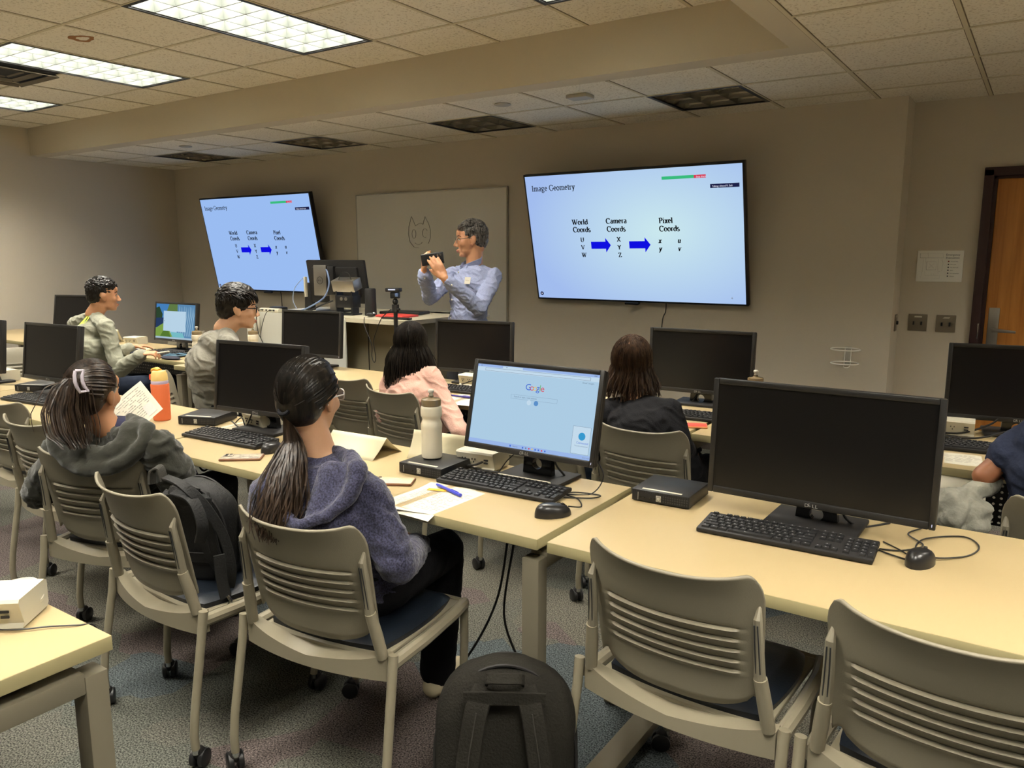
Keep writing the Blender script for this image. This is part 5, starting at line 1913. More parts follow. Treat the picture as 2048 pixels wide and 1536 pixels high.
def hand_prims(w_, d, n_, side, s=1.0, curl=.35, thumb=.6, spread=.10, curls=None):
    """w_: wrist, d: finger direction, n_: palm normal (the way the palm faces), side: +1 when the thumb is towards d x n"""
    d = V(d).normalized(); n_ = V(n_); n_ = (n_ - d * n_.dot(d)).normalized()
    x = d.cross(n_).normalized() * side
    pc = V(w_) + d * .048 * s
    out = [('c', V(w_) - d * .02 * s, V(w_) + d * .02 * s, .024 * s, .026 * s, .72, n_),
           ('c', V(w_) + d * .03 * s, V(w_) + d * .072 * s, .034 * s, .037 * s, .36, n_),
           ('c', V(w_) + d * .02 * s + x * .016 * s, V(w_) + d * .05 * s + x * .02 * s, .017 * s, .015 * s)]
    lens = (.072, .080, .074, .058)
    for k in range(4):
        off = (.0285 - .019 * k)
        base = V(w_) + d * (.078 - abs(k - 1.2) * .0035) * s + x * off * s
        dir_ = (d + x * spread * (1.4 - k) * .6).normalized()
        L_ = lens[k] * s
        c_ = curls[k] if curls else curl
        p = base; ang = c_ * .6
        for seg, fr in enumerate((.45, .32, .23)):
            dd = (dir_ * math.cos(ang) + n_ * math.sin(ang))
            q = p + dd * L_ * fr
            out.append(('c', p, q, (.0088 - .0008 * seg) * s, (.0082 - .0009 * seg) * s))
            p = q; ang += c_
    tb_ = V(w_) + d * .028 * s + x * .026 * s
    td = (d * (1 - thumb * .5) + x * thumb + n_ * .35).normalized()
    t1 = tb_ + td * .036 * s
    t2 = t1 + (td * .85 + d * .35).normalized() * .028 * s
    out += [('c', tb_, t1, .0125 * s, .0105 * s), ('c', t1, t2, .0102 * s, .0088 * s)]
    return out


def torso(pel, che, nek, R_, s=1.0, add=0.0, fem=True):
    pel, che, nek, R_ = V(pel), V(che), V(nek), V(R_).normalized()

    def el(c, up, a, b, h):
        z = V(up).normalized(); y = z.cross(R_).normalized(); x = y.cross(z).normalized()
        M = Matrix((x, y, z)).transposed().to_4x4()
        return ('e', c, (a * s + add, b * s + add, h * s + add), M)
    u1 = che - pel; u2 = nek - che
    w_ = (.150, .128, .140, .150) if fem else (.155, .150, .165, .178)
    return [el(pel, u1, w_[0], .112, .11), el(pel.lerp(che, .4), u1, w_[1], .098, .13), el(pel.lerp(che, .75), u1, w_[2], .105, .12),
            el(che, u1 + u2, w_[3], .108, .115), el(che.lerp(nek, .5), u2, w_[3] * .86, .088, .075)]


def limb(a, b, c, r0, r1, r2, add=0.0):
    m_ = (r0 + r1) / 2
    return [('c', a, b, r0 + add, r1 + add), ('c', b, c, r1 + add, r2 + add)]


SKINS = {}


def skin(name, rgb):
    m_ = mat(name, srgb(*rgb), 0.48, spec=0.4, bump=(120, 0.05))
    m_.node_tree.nodes['Principled BSDF'].inputs['Subsurface Weight'].default_value = 0.06
    m_.node_tree.nodes['Principled BSDF'].inputs['Subsurface Radius'].default_value = (.01, .004, .002)
    return m_


EYEW = mat('eye white', srgb(225, 220, 210), 0.3)
IRIS = mat('dark iris', (0.01, 0.007, 0.005), 0.2)
LIPM = mat('lip', srgb(170, 96, 84), 0.5)
BROWM = mat('eyebrow', (0.012, 0.009, 0.007), 0.8)


def face_bits(t, T, s=1.0, brow=BROWM, root=V((0, 0, 0))):
    R = T.to_3x3().to_4x4()
    P = lambda x, y, z: T @ V((x * s, y * s, z * s))
    for e in (-1, 1):
        g = G(); g.ell(P(e * .030, .0735, .006), (.0115 * s, .0085 * s, .0060 * s), EYEW, 12, R)
        g.ell(P(e * .030, .0795, .006), (.0048 * s, .0035 * s, .0048 * s), IRIS, 10, R)
        g.tube([P(e * .042, .071, .006), P(e * .036, .080, .0125), P(e * .026, .083, .0125), P(e * .018, .079, .007)], .0014 * s, BROWM, 5)
        g.build('eye', t)
        g = G(); g.tube([P(e * .050, .064, .026), P(e * .038, .0805, .033), P(e * .018, .0855, .029)], [.0018 * s, .0032 * s, .0026 * s], brow, 6); g.build('eyebrow', t)
    g = G(); g.tube([P(-.019, .0865, -.064), P(-.008, .0945, -.0615), P(0, .0950, -.063), P(.008, .0945, -.0615), P(.019, .0865, -.064)], [.0015 * s, .0035 * s, .003 * s, .0035 * s, .0015 * s], LIPM, 6)
    g.tube([P(-.017, .086, -.067), P(0, .0925, -.0715), P(.017, .086, -.067)], [.0015 * s, .004 * s, .0015 * s], LIPM, 6)
    g.build('lips', t)


def glasses(t, T, m_, s=1.0, shape='rect', rr=.0016):
    P = lambda x, y, z: T @ V((x * s, y * s, z * s))
    g = G()
    for e in (-1, 1):
        pts = []
        for k in range(21):
            a = 2 * PI * k / 20
            ca, sa = math.cos(a), math.sin(a)
            ex = .5 if shape == 'rect' else .85
            x = .0235 * (abs(ca) ** ex) * (1 if ca > 0 else -1); z = .017 * (abs(sa) ** ex) * (1 if sa > 0 else -1)
            pts.append(P(e * .031 + x, .096 - .25 * abs(e * .031 + x) * .35, .004 + z))
        g.tube(pts, rr * s, m_, 6, caps=False)
        g.tube([P(e * .054, .090, .010), P(e * .072, .06, .010), P(e * .078, .0, .012), P(e * .078, -.02, .004), P(e * .074, -.03, -.008)], rr * s, m_, 6)
    g.tube([P(-.009, .096, .010), P(0, .100, .013), P(.009, .096, .010)], rr * s, m_, 6)
    o = g.build('glasses', t)
    g = G()
    for e in (-1, 1):
        g.poly([P(e * .031 + .021 * math.cos(a), .0925, .004 + .015 * math.sin(a)) for a in [2 * PI * k / 16 for k in range(16)]], LENS)
    g.build('lens', o, smooth=0)
    return o


LENS = bpy.data.materials.new('spectacle lens')
LENS.use_nodes = True
_n = LENS.node_tree
_b = _n.nodes['Principled BSDF']; _b.inputs['Roughness'].default_value = .05; _b.inputs['Base Color'].default_value = (.25, .22, .4, 1)
_t = _n.nodes.new('ShaderNodeBsdfTransparent'); _m = _n.nodes.new('ShaderNodeMixShader'); _m.inputs[0].default_value = .18
_n.links.new(_t.outputs[0], _m.inputs[1]); _n.links.new(_b.outputs[0], _m.inputs[2]); _n.links.new(_m.outputs[0], _n.nodes['Material Output'].inputs[0])


def strands(name, paths, m, t, r0=.0022, r1=.0008, n=3):
    g = G()
    for pts in paths:
        k = len(pts)
        g.tube(pts, [r0 + (r1 - r0) * (i / (k - 1)) ** 1.5 for i in range(k)], m, n, caps=False)
    return g.build(name, t, smooth=80)


def slerp(a, b, t_):
    a = a.normalized(); b = b.normalized()
    w_ = math.acos(max(-1, min(1, a.dot(b))))
    if w_ < 1e-4:
        return a.copy()
    return (a * math.sin((1 - t_) * w_) + b * math.sin(t_ * w_)) / math.sin(w_)


def scalp(T, d, s=1.0, off=1.0):
    """point on the hair surface in direction d (head frame)"""
    return T @ V((d.x * .083 * s * off, (-.018 + d.y * .101 * off) * s, (.030 + d.z * .096 * off) * s))


def hair_cap_prims(T, s=1.0, low=-.02, fwd=0.0, thick=0.0):
    R = T.to_3x3().to_4x4()
    P = lambda x, y, z: T @ V((x * s, y * s, z * s))
    k = thick
    return [('e', P(0, -.026 + fwd, .040), ((.079 + k) * s, (.093 + k) * s, (.086 + k) * s), R), ('e', P(0, -.058, .0), ((.068 + k) * s, (.058 + k) * s, (.075 + k) * s), R),
            ('e', P(0, -.075, low), ((.050 + k) * s, (.035 + k) * s, (.045 + k) * s), R)]


def strap_ribbon(g, pts, w_, th, m, side):
    """flat band through points; side: width direction"""
    pts = [V(p) for p in pts]
    out = []
    for i in range(len(pts) - 1):
        p0 = pts[max(i - 1, 0)]; p1 = pts[i]; p2 = pts[i + 1]; p3 = pts[min(i + 2, len(pts) - 1)]
        for k in range(6):
            t_ = k / 6
            out.append(0.5 * ((2 * p1) + (-p0 + p2) * t_ + (2 * p0 - 5 * p1 + 4 * p2 - p3) * t_ * t_ + (-p0 + 3 * p1 - 3 * p2 + p3) * t_ ** 3))
    out.append(pts[-1])
    n_ = len(out); vs = []
    for i, p in enumerate(out):
        tg = (out[min(i + 1, n_ - 1)] - out[max(i - 1, 0)]).normalized()
        sd = V(side); sd = (sd - tg * sd.dot(tg)).normalized(); nn = tg.cross(sd)
        ww = w_[min(i * len(w_) // n_, len(w_) - 1)] if isinstance(w_, (list, tuple)) else w_
        for a, b in ((-1, -.4), (-.9, -1), (.9, -1), (1, -.4), (1, .4), (.9, 1), (-.9, 1), (-1, .4)):
            vs.append(p + sd * a * ww / 2 + nn * b * th / 2)
    fs = []
    for i in range(n_ - 1):
        for k in range(8):
            a = i * 8 + k; b = i * 8 + (k + 1) % 8
            fs.append((a, b, b + 8, a + 8))
    fs += [tuple(range(8))[::-1], tuple((n_ - 1) * 8 + k for k in range(8))]
    g.add(vs, fs, m)


def person(label, root):
    t = thing('person', label, 'person', root)
    t['group'] = 'people in the class'
    return t


HR = random.Random(3)
BLACKHAIR = hair_mat('black hair', (0.0045, 0.0035, 0.003), (0.020, 0.015, 0.011))
DKBROWN = hair_mat('dark brown hair', (0.010, 0.006, 0.004), (0.050, 0.030, 0.018))
BROWN = hair_mat('brown hair', (0.022, 0.012, 0.008), (0.095, 0.055, 0.032))
GREYH = hair_mat('greying hair', (0.016, 0.014, 0.012), (0.19, 0.175, 0.16), 0.5, 120)
SKIN_L = skin('light skin', (206, 160, 126))
SKIN_M = skin('tan skin', (192, 140, 104))
SKIN_D = skin('brown skin', (150, 98, 68))
SHOE = mat('cream shoe', srgb(206, 194, 162), 0.6)
DSHOE = mat('dark shoe', (0.02, 0.018, 0.018), 0.6)
BLKCLOTH = mat('black cloth', (0.007, 0.007, 0.009), 0.85, spec=0.2, bump=(200, 0.2), sheen=.0)
JEAN = mat('dark jeans', (0.012, 0.018, 0.034), 0.85, spec=0.2, bump=(240, 0.25))


def seated(label, root, yaw, head, hyaw, hpitch=0, hroll=0, che=None, nek=None, sh=None, elb=None, wri=None, knee=None, ank=None, s=1.0, skinm=SKIN_L, top=None, pants=BLKCLOTH,
           shoes=DSHOE, fem=True, vox=.007, hands=None, sleeve=1.0, addt=.014, fold=.004, body_smooth=4, lean=0.0, neckline=None):
    """root: floor point below the hips; head, elbows and so on are places in the room"""
    root = V(root)
    t = person(label, root)
    L = lambda p: V(p) - root
    a = math.radians(yaw)
    F_ = V((-math.sin(a), math.cos(a), 0)); R_ = V((math.cos(a), math.sin(a), 0))
    pel = V((0, 0, .545))
    T = Matrix.Translation(L(head)) @ frame_of(hyaw, hpitch, hroll)
    T0 = T.to_translation()
    nk = L(nek) if nek is not None else V((T0.x, T0.y, 0)) * .85 - F_ * .02 + V((0, 0, T0.z - .145))
    ch = L(che) if che is not None else pel.lerp(nk, .62) - F_ * .012
    sw = (.150 if fem else .175) * s
    if sh is None:
        sh = [nk - R_ * sw - V((0, 0, .052)), nk + R_ * sw - V((0, 0, .052))]
    else:
        sh = [L(q) for q in sh]
    elb = [L(q) for q in elb]; wri = [L(q) for q in wri]
    hip = [pel - R_ * .085, pel + R_ * .085]
    knee = [L(q) for q in knee] if knee else [F_ * .42 - R_ * .10 + V((0, 0, .50)), F_ * .42 + R_ * .10 + V((0, 0, .50))]
    ank = [L(q) for q in ank] if ank else [V((k_.x, k_.y, .085)) - F_ * .04 for k_ in knee]
    prims = head_prims(T, s, not fem)
    hb = T @ V((0, -.022 * s, -.055 * s))
    prims += [('c', hb, nk + F_ * .0, (.050 if fem else .056) * s, (.052 if fem else .060) * s), ('c', nk - R_ * .03 - V((0, 0, .02)), nk + R_ * .03 - V((0, 0, .02)), .040, .040)]
    prims += torso(pel, ch, nk - V((0, 0, .02)), R_, s, -.018, fem)
    prims += [('c', nk - V((0, 0, .035)), sh[0], .030, .030), ('c', nk - V((0, 0, .035)), sh[1], .030, .030)]
    for i in (0, 1):
        prims += limb(sh[i], elb[i], wri[i], .034, .033, .024)
        d_, n_, cu = hands[i] if hands else ((wri[i] - elb[i]).normalized(), V((0, 0, -1)), .35)
        dd = V(d_)
        side = 1 if i == 1 else -1
        sgn = -1 if (dd.cross(V(n_))).dot(R_) * side > 0 else 1
        prims += hand_prims(wri[i], dd, n_, sgn, s * .95, cu)
        prims += limb(hip[i], knee[i], ank[i], .070, .050, .036)
        prims += [('c', ank[i] - F_ * .02 - V((0, 0, .045)), ank[i] + F_ * .13 - V((0, 0, .055)), .030, .026)]
    fused('body', prims, vox, skinm, t, body_smooth)
    # trousers
    pp = [q for q in torso(pel, ch, nk, R_, s, .008, fem)[:2]]
    for i in (0, 1):
        pp += limb(hip[i], knee[i], ank[i] + V((0, 0, .01)), .080, .064, .062)
    fused('trousers', pp, .010, pants, t, 4, .003, 10)
    for i in (0, 1):
        fused('shoe', [('c', ank[i] - F_ * .03 - V((0, 0, .040)), ank[i] + F_ * .14 - V((0, 0, .048)), .038, .033), ('e', ank[i] + F_ * .0 - V((0, 0, .02)), (.036, .036, .04))], .007, shoes, t, 2)
    # top
    tp = [q for q in torso(pel + V((0, 0, .03)), ch, nk - V((0, 0, .012)), R_, s, addt, fem)]
    tp += [('c', nk - V((0, 0, .022)), sh[0], .048 + addt * .3, .046 + addt * .6), ('c', nk - V((0, 0, .022)), sh[1], .048 + addt * .3, .046 + addt * .6)]
    for i in (0, 1):
        if sleeve >= 1:
            tp += limb(sh[i], elb[i], wri[i] + (elb[i] - wri[i]) * .06, .040, .039, .029, addt)
        else:
            e_ = sh[i].lerp(elb[i], sleeve)
            tp += [('c', sh[i], e_, .040 + addt, .042 + addt)]
    tp += neckline(T, nk, R_, F_) if neckline else []
    tob = fused('top', tp, .0075, top, t, 2, fold * 1.5, 11)
    return t, T, nk, ch, R_, F_, sh, elb, wri


# ---- woman in the heathered navy hoodie (foreground, ponytail, glasses)
NAVYH = mat('heathered navy knit', srgb(56, 56, 76), 0.9, spec=0.15, vary=(210, .55), bump=(90, .35), sheen=.25)
hd = at(622, 797, 2.205)
rt = V((-1.592, 1.555, 0))
t, T, nk, ch, R_, F_, sh, elb, wri = seated(
    'woman in a heathered navy hoodie and glasses with a low black ponytail, seen from behind', rt, 8, hd, 15, -2, 2,
    nek=at(638, 910, 2.205), che=at(660, 1060, 2.165), sh=[at(538, 985, 2.285), at(738, 992, 2.125)],
    elb=[at(520, 1085, 2.42), at(795, 1125, 2.105)], wri=[V((-1.68, 1.74, .60)), V((-1.53, 1.74, .60))],
    knee=[V((-1.83, 1.87, .52)), V((-1.55, 1.90, .54))], ank=[V((-1.92, 1.90, .085)), V((-1.60, 1.91, .085))],
    s=.97, skinm=SKIN_L, top=NAVYH, pants=BLKCLOTH, shoes=SHOE, addt=.017, fold=.005)
face_bits(t, T, .97)
glasses(t, T, mat('pale glasses frame', srgb(190, 184, 176), .3, metal=.4), .97, 'rect', .0022)
hp = hair_cap_prims(T, .97, .0, .004, .004)
fused('hair', hp, .006, BLACKHAIR, t, 3)
tie = V((-.18, -.93, -.52))
paths = []
for k in range(520):
    az = HR.uniform(-PI, PI)
    el_ = HR.uniform(-.5, 1.45)
    d0 = V((math.cos(el_) * math.sin(az), math.cos(el_) * math.cos(az), math.sin(el_)))
    if d0.y > .40 and d0.z < .62:
        continue
    if abs(d0.x) > .5 and d0.z < -.1 and d0.y > -.3:
        continue
    o_ = HR.uniform(.985, 1.035)
    paths.append([scalp(T, slerp(d0, tie, f / 11), .97, o_) for f in range(12)])
tp_ = scalp(T, tie.normalized(), .97, 1.06)
strands('hair_strands', paths, BLACKHAIR, t, .0026, .0018)
paths = []
ends = [L_ for L_ in range(300)]
root_off = rt
pt = [at(588, 872, 2.150), at(580, 920, 2.105), at(566, 985, 2.070), at(552, 1045, 2.050), at(545, 1085, 2.040)]
for k in range(330):
    u = HR.gauss(0, 1); v = HR.gauss(0, 1)
    ln = HR.uniform(.72, 1.0)
    ph = HR.uniform(0, 6)
    pl = [tp_.copy()]
    for i in range(1, 17):
        f = i / 16 * ln * 4
        i0 = min(int(f), 3); q = pt[i0].lerp(pt[i0 + 1], f - i0) - rt
        wd = .010 + .034 * math.sin(min(1, f / 3.2) * PI * .62) - .010 * max(0, f - 3)
        wv = .006 * math.sin(f * 3.2 + ph) * min(1, f / 2)
        pl.append(q + V((math.cos(YAW), math.sin(YAW), 0)) * (u * wd * .62 + wv) + V((-math.sin(YAW), math.cos(YAW), 0)) * (v * wd * .28) + V((0, 0, .004 * math.sin(f * 4 + ph))))
    paths.append(pl)
strands('ponytail', paths, DKBROWN, t, .0026, .0012)
g = G(); g.tube([tp_ + V((.018 * math.cos(a), .0, .0)) + T.to_3x3() @ V((0, .010 * math.sin(a), .010 * math.sin(a))) for a in [2 * PI * k / 16 for k in range(17)]], .0055, BLKCLOTH, 8); g.build('hair_tie', t)
hdp = []
A_ = [at(715, 938, 2.065), at(712, 960, 2.050), at(695, 1000, 2.035), at(650, 1035, 2.025), at(600, 1050, 2.030)]
B_ = [at(600, 925, 2.165), at(585, 955, 2.135), at(565, 1000, 2.085), at(575, 1040, 2.050), at(600, 1055, 2.030)]
for Q_ in (A_, B_):
    for i in range(len(Q_) - 1):
        hdp.append(('c', Q_[i] - rt, Q_[i + 1] - rt, .027 - .003 * i, .025 - .003 * i))
hdp += [('c', at(660, 950, 2.095) - rt, at(625, 1030, 2.050) - rt, .045, .026, .5), ('c', at(690, 955, 2.085) - rt, at(660, 1020, 2.045) - rt, .035, .025, .6),
        ('c', at(715, 938, 2.085) - rt, at(700, 915, 2.155) - rt, .026, .024), ('c', at(600, 925, 2.185) - rt, at(640, 905, 2.205) - rt, .022, .020), ('c', at(700, 915, 2.155) - rt, at(668, 905, 2.205) - rt, .024, .020)]
fused('hood', hdp, .007, NAVYH, t, 3, .004, 10)

# ---- woman in the dark green-black hoodie with the claw clip
DGREEN = mat('faded black fleece', srgb(46, 46, 39), 0.9, spec=0.15, bump=(70, .2), sheen=.3)
hd = at(190, 788, 2.800)
rt = V((-2.80, 1.60, 0))
t, T, nk, ch, R_, F_, sh, elb, wri = seated(
    'woman in a faded black hoodie with a lilac hair clip and ponytail, seen from behind', rt, 20, hd, 26, -3, 4,
    nek=at(225, 866, 2.840), che=at(228, 950, 2.900), sh=[at(118, 905, 2.860), at(320, 895, 2.700)],
    elb=[at(80, 985, 2.960), at(360, 972, 2.760)], wri=[at(215, 880, 3.080), at(292, 884, 3.000)],
    knee=[V((-3.05, 1.94, .52)), V((-2.86, 2.0, .52))], s=.98, skinm=SKIN_M, top=DGREEN, pants=BLKCLOTH, addt=.024, fold=.007)
face_bits(t, T, .98)
fused('hair', hair_cap_prims(T, .98, .0, .002, .004), .006, DKBROWN, t, 3)
tie = V((-.42, -.86, .12))
tp_ = scalp(T, tie.normalized(), .98, 1.05)
paths = []
for k in range(520):
    az = HR.uniform(-PI, PI); el_ = HR.uniform(-.65, 1.45)
    d0 = V((math.cos(el_) * math.sin(az), math.cos(el_) * math.cos(az), math.sin(el_)))
    if d0.y > .45 and d0.z < .6:
        continue
    if abs(d0.x) > .5 and d0.z < -.05 and d0.y > -.35:
        continue
    o_ = HR.uniform(.985, 1.05)
    paths.append([scalp(T, slerp(d0, tie, f / 11), .98, o_ + .02 * math.sin(f / 11 * PI)) for f in range(12)])
strands('hair_strands', paths, DKBROWN, t, .0026, .0018)
pt = [at(150, 755, 2.680), at(138, 775, 2.660), at(130, 820, 2.640), at(140, 865, 2.630), at(158, 898, 2.620)]
paths = []
for k in range(340):
    u = HR.gauss(0, 1); v = HR.gauss(0, 1); ln = HR.uniform(.7, 1.0); ph = HR.uniform(0, 6)
    pl = [tp_ + V((HR.gauss(0, .004), HR.gauss(0, .004), HR.gauss(0, .01)))]
    for i in range(1, 15):
        f = i / 14 * ln * 4
        i0 = min(int(f), 3); q = pt[i0].lerp(pt[i0 + 1], f - i0) - rt
        wd = .014 + .036 * math.sin(min(1, f / 3.4) * PI * .66) - .012 * max(0, f - 3)
        pl.append(q + V((.53, .85, 0)) * (u * wd * .60) + V((-.85, .53, 0)) * (v * wd * .28) + V((0, 0, .004 * math.sin(f * 4 + ph))))
    paths.append(pl)
strands('ponytail', paths, DKBROWN, t, .0026, .0012)
CLIP = mat('lilac claw clip', srgb(196, 188, 200), 0.35)
g = G()
c0 = at(162, 762, 2.625) - rt
vx = V((math.cos(YAW + .4), math.sin(YAW + .4), 0))
q = [c0 + vx * x + V((0, 0, z)) - V((-.55, .83, 0)) * (.008 * (1 - (z / .035) ** 2)) for x, z in
     ((-.014, .035), (.010, .035), (.007, .018), (.008, 0), (.011, -.018), (.018, -.034), (-.006, -.038), (-.011, -.02), (-.014, 0), (-.015, .02), (-.014, .035))]
g.tube(q, .0058, CLIP, 8)
g.build('hair_clip', t)
hdp = []
U_ = [at(108, 862, 2.740), at(112, 895, 2.700), at(135, 925, 2.670), at(170, 940, 2.650), at(220, 938, 2.640), at(262, 915, 2.640), at(290, 885, 2.650), at(296, 858, 2.680)]
for i in range(len(U_) - 1):
    hdp.append(('c', U_[i] - rt, U_[i + 1] - rt, .026, .026))
U2 = [at(150, 870, 2.740), at(160, 905, 2.690), at(205, 915, 2.670), at(255, 890, 2.670), at(262, 860, 2.700)]
for i in range(len(U2) - 1):
    hdp.append(('c', U2[i] - rt, U2[i + 1] - rt, .036, .036))
hdp += [('c', at(296, 858, 2.680) - rt, at(262, 838, 2.760) - rt, .026, .022), ('c', at(108, 862, 2.740) - rt, at(140, 850, 2.820) - rt, .024, .02)]
fused('hood', hdp, .008, DGREEN, t, 3, .005, 9)
NVT = mat('navy collar', srgb(40, 42, 70), 0.85)
fused('undershirt', [('c', nk - R_ * .045 + F_ * .02 + V((0, 0, .005)), nk + R_ * .05 + F_ * .02 + V((0, 0, .005)), .056, .056)], .008, NVT, t, 2)
g = G(); 
for e in (-1, 1):
    g.ell(T @ V((e * .077, .002, -.042)), (.003, .003, .003), CHROME, 8)
g.build('earring', t)

# ---- person in the pink top, long black hair
PINK = mat('dusty pink knit', srgb(188, 148, 134), 0.9, spec=0.15, bump=(120, .2), sheen=.2)
hd = at(824, 690, 4.110)
rt = V((-2.65, 3.14, 0))
t, T, nk, ch, R_, F_, sh, elb, wri = seated(
    'person in a dusty pink long-sleeved top with very long straight black hair', rt, 2, hd, 16, 0, 0,
    nek=at(822, 742, 4.070), che=at(826, 800, 4.030), sh=[at(783, 760, 4.130), at(862, 752, 4.010)],
    elb=[at(770, 830, 4.090), at(893, 818, 3.930)], wri=[V((-2.78, 3.38, .60)), at(925, 868, 3.810)], s=.97, skinm=SKIN_L, top=PINK, pants=JEAN, addt=.014, fold=.005)
face_bits(t, T, .97)


def long_hair(t, T, rt, m, zend, n_, s, spread, back=True, part=0.0, ends=.05, outk=.0):
    fused('hair', hair_cap_prims(T, s, -.01, .003, .004), .007, m, t, 3)
    paths = []
    for k in range(n_):
        az = HR.uniform(.30, 2 * PI - .30) if not back else HR.uniform(.62, 2 * PI - .62)
        dirh = V((math.sin(az), math.cos(az), 0))
        st = V((part + HR.gauss(0, .03), HR.uniform(-.55, .55), 1)).normalized()
        eq = (dirh + V((0, 0, -.25))).normalized()
        o_ = HR.uniform(.98, 1.06)
        pl = [scalp(T, slerp(st, eq, f / 7), s, o_) for f in range(8)]
        p = pl[-1].copy()
        ze = zend + HR.uniform(-ends, ends) * (1 if dirh.y < .2 else .5)
        ze_l = ze - rt.z
        ctr = T @ V((0, -.03, -.1))
        out = V((p.x - ctr.x, p.y - ctr.y, 0))
        sp = HR.uniform(.9, 1.15) * spread
        wv = HR.uniform(0, 6)
        for j in range(1, 9):
            f = j / 8
            q = V((p.x + out.x * (sp - 1) * f, p.y + out.y * (sp - 1) * f, p.z + (ze_l - p.z) * f))
            if dirh.y < .3:
                q += out.normalized() * (outk * math.sin(min(1, f * 1.6) * PI / 2))
            q += V((.004 * math.sin(f * 5 + wv), .004 * math.cos(f * 4 + wv), 0))
            pl.append(q)
        paths.append(pl)
    strands('hair_strands', paths, m, t, .0032, .0016)


long_hair(t, T, rt, BLACKHAIR, .835, 620, .97, 1.15, outk=.035)

# ---- person in the black top, shoulder-length brown hair
hd = at(1264, 728, 3.360)
rt = V((-1.27, 3.06, 0))
t, T, nk, ch, R_, F_, sh, elb, wri = seated(
    'person in a black top with shoulder-length brown hair, head tipped back', rt, 10, hd, 22, 9, 0,
    nek=at(1272, 802, 3.280), che=at(1285, 870, 3.240), sh=[at(1218, 822, 3.320), at(1340, 822, 3.200)],
    elb=[at(1200, 900, 3.320), at(1362, 895, 3.140)], wri=[V((-1.50, 3.28, .62)), V((-1.25, 3.26, .62))], s=1.0, skinm=SKIN_L, top=BLKCLOTH, pants=BLKCLOTH, addt=.012, fold=.003)
face_bits(t, T)
long_hair(t, T, rt, BROWN, .915, 700, 1.0, 1.30, part=-.12, ends=.03)
g = G(); g.tube([scalp(T, V((-.12, y_, 1)).normalized(), 1.0, 1.055) for y_ in (-.75, -.4, 0, .4)], .0016, SKIN_L, 4); g.build('hair_parting', t)

# ---- man in the grey T-shirt with glasses, leaning forward
GREYT = mat('grey jersey', srgb(120, 117, 106), 0.9, spec=0.15, bump=(110, .2), sheen=.15)
hd = at(478, 618, 4.42)
rt = V((-3.90, 2.72, 0))
t, T, nk, ch, R_, F_, sh, elb, wri = seated(
    'man in a grey T-shirt and black-framed glasses leaning forward in profile', rt, -38, hd, -36, -4, 0,
    nek=at(449, 658, 4.42), che=at(418, 728, 4.40), sh=[at(428, 692, 4.60), at(460, 694, 4.24)],
    elb=[at(468, 790, 4.58), at(484, 790, 4.22)], wri=[V((-3.86, 3.16, .78)), V((-3.80, 3.05, .76))], s=1.0, skinm=SKIN_L, top=GREYT, pants=BLKCLOTH, fem=False, addt=.016, fold=.006,
    sleeve=.62, knee=[V((-3.88, 3.14, .52)), V((-3.72, 3.02, .52))], vox=.006)
face_bits(t, T)
glasses(t, T, mat('black glasses frame', (.01, .008, .012), .3), 1.0, 'rect', .0024)


def short_hair(t, T, m, s=1.0, n_=420, length=.045, line=.50, fringe=0.0, top=.02, side=.006, rough=1.0, part=0.0):
    """top: extra height of the hair on the crown, side: at the temples and nape"""
    R = T.to_3x3().to_4x4()
    P = lambda x, y, z: T @ V((x * s, y * s, z * s))
    cp = [('e', P(0, -.028, .042), ((.077 + side) * s, (.092 + side) * s, (.084 + side) * s), R), ('e', P(0, -.060, .0), ((.066 + side * .6) * s, (.055 + side) * s, (.072) * s), R),
          ('e', P(0, -.076, -.014), (.048 * s, .033 * s, .042 * s), R),
          ('e', P(.006, .008, .072 + top * .5), (.066 * s, (.070 + fringe * .02) * s, (.046 + top * .55) * s), R), ('e', P(0, -.035, .075 + top * .45), ((.070 + side) * s, .070 * s, (.050 + top * .6) * s), R)]
    fused('hair', cp, .005, m, t, 3, .004, 30)
    paths = []
    while len(paths) < n_:
        az = HR.uniform(-PI, PI); el_ = HR.uniform(-.62, 1.5)
        d0 = V((math.cos(el_) * math.sin(az), math.cos(el_) * math.cos(az), math.sin(el_)))
        if d0.y > .30 and d0.z < line:
            continue
        if abs(d0.x) > .45 and d0.z < .12 and d0.y > -.42:
            continue
        if d0.z < -.5:
            continue
        hi = max(0, min(1, (d0.z - .2) / .4))
        tg = (V((part + HR.gauss(0, .35 * rough), .9 + HR.gauss(0, .25), -.30)) * hi + V((HR.gauss(0, .08), -.35, -1)) * (1 - hi))
        l_ = length * (.5 + .5 * hi) * HR.uniform(.7, 1.25)
        if fringe and d0.y > .2 and d0.z > .35:
            l_ *= 1 + fringe
        lift = HR.uniform(.6, 1.5)
        pl = []
        for f in range(6):
            u = f / 5
            dd = (d0 + tg * u * l_ * 9).normalized()
            off = 1.0 + side * 4 + hi * (top * 4.5 + .07 * lift * math.sin(u * PI * .75) * rough)
            pl.append(scalp(T, dd, s, off))
        paths.append(pl)
    g = G()
    for pl in paths:
        r0 = HR.uniform(.0028, .0050)
        g.tube(pl, [r0 * .7, r0, r0, r0 * .85, r0 * .6, r0 * .15], m, 4, caps=False)
    g.build('hair_tufts', t, smooth=80)


short_hair(t, T, BLACKHAIR, 1.0, 520, .060, .42, .55, .024, .010, 1.0)

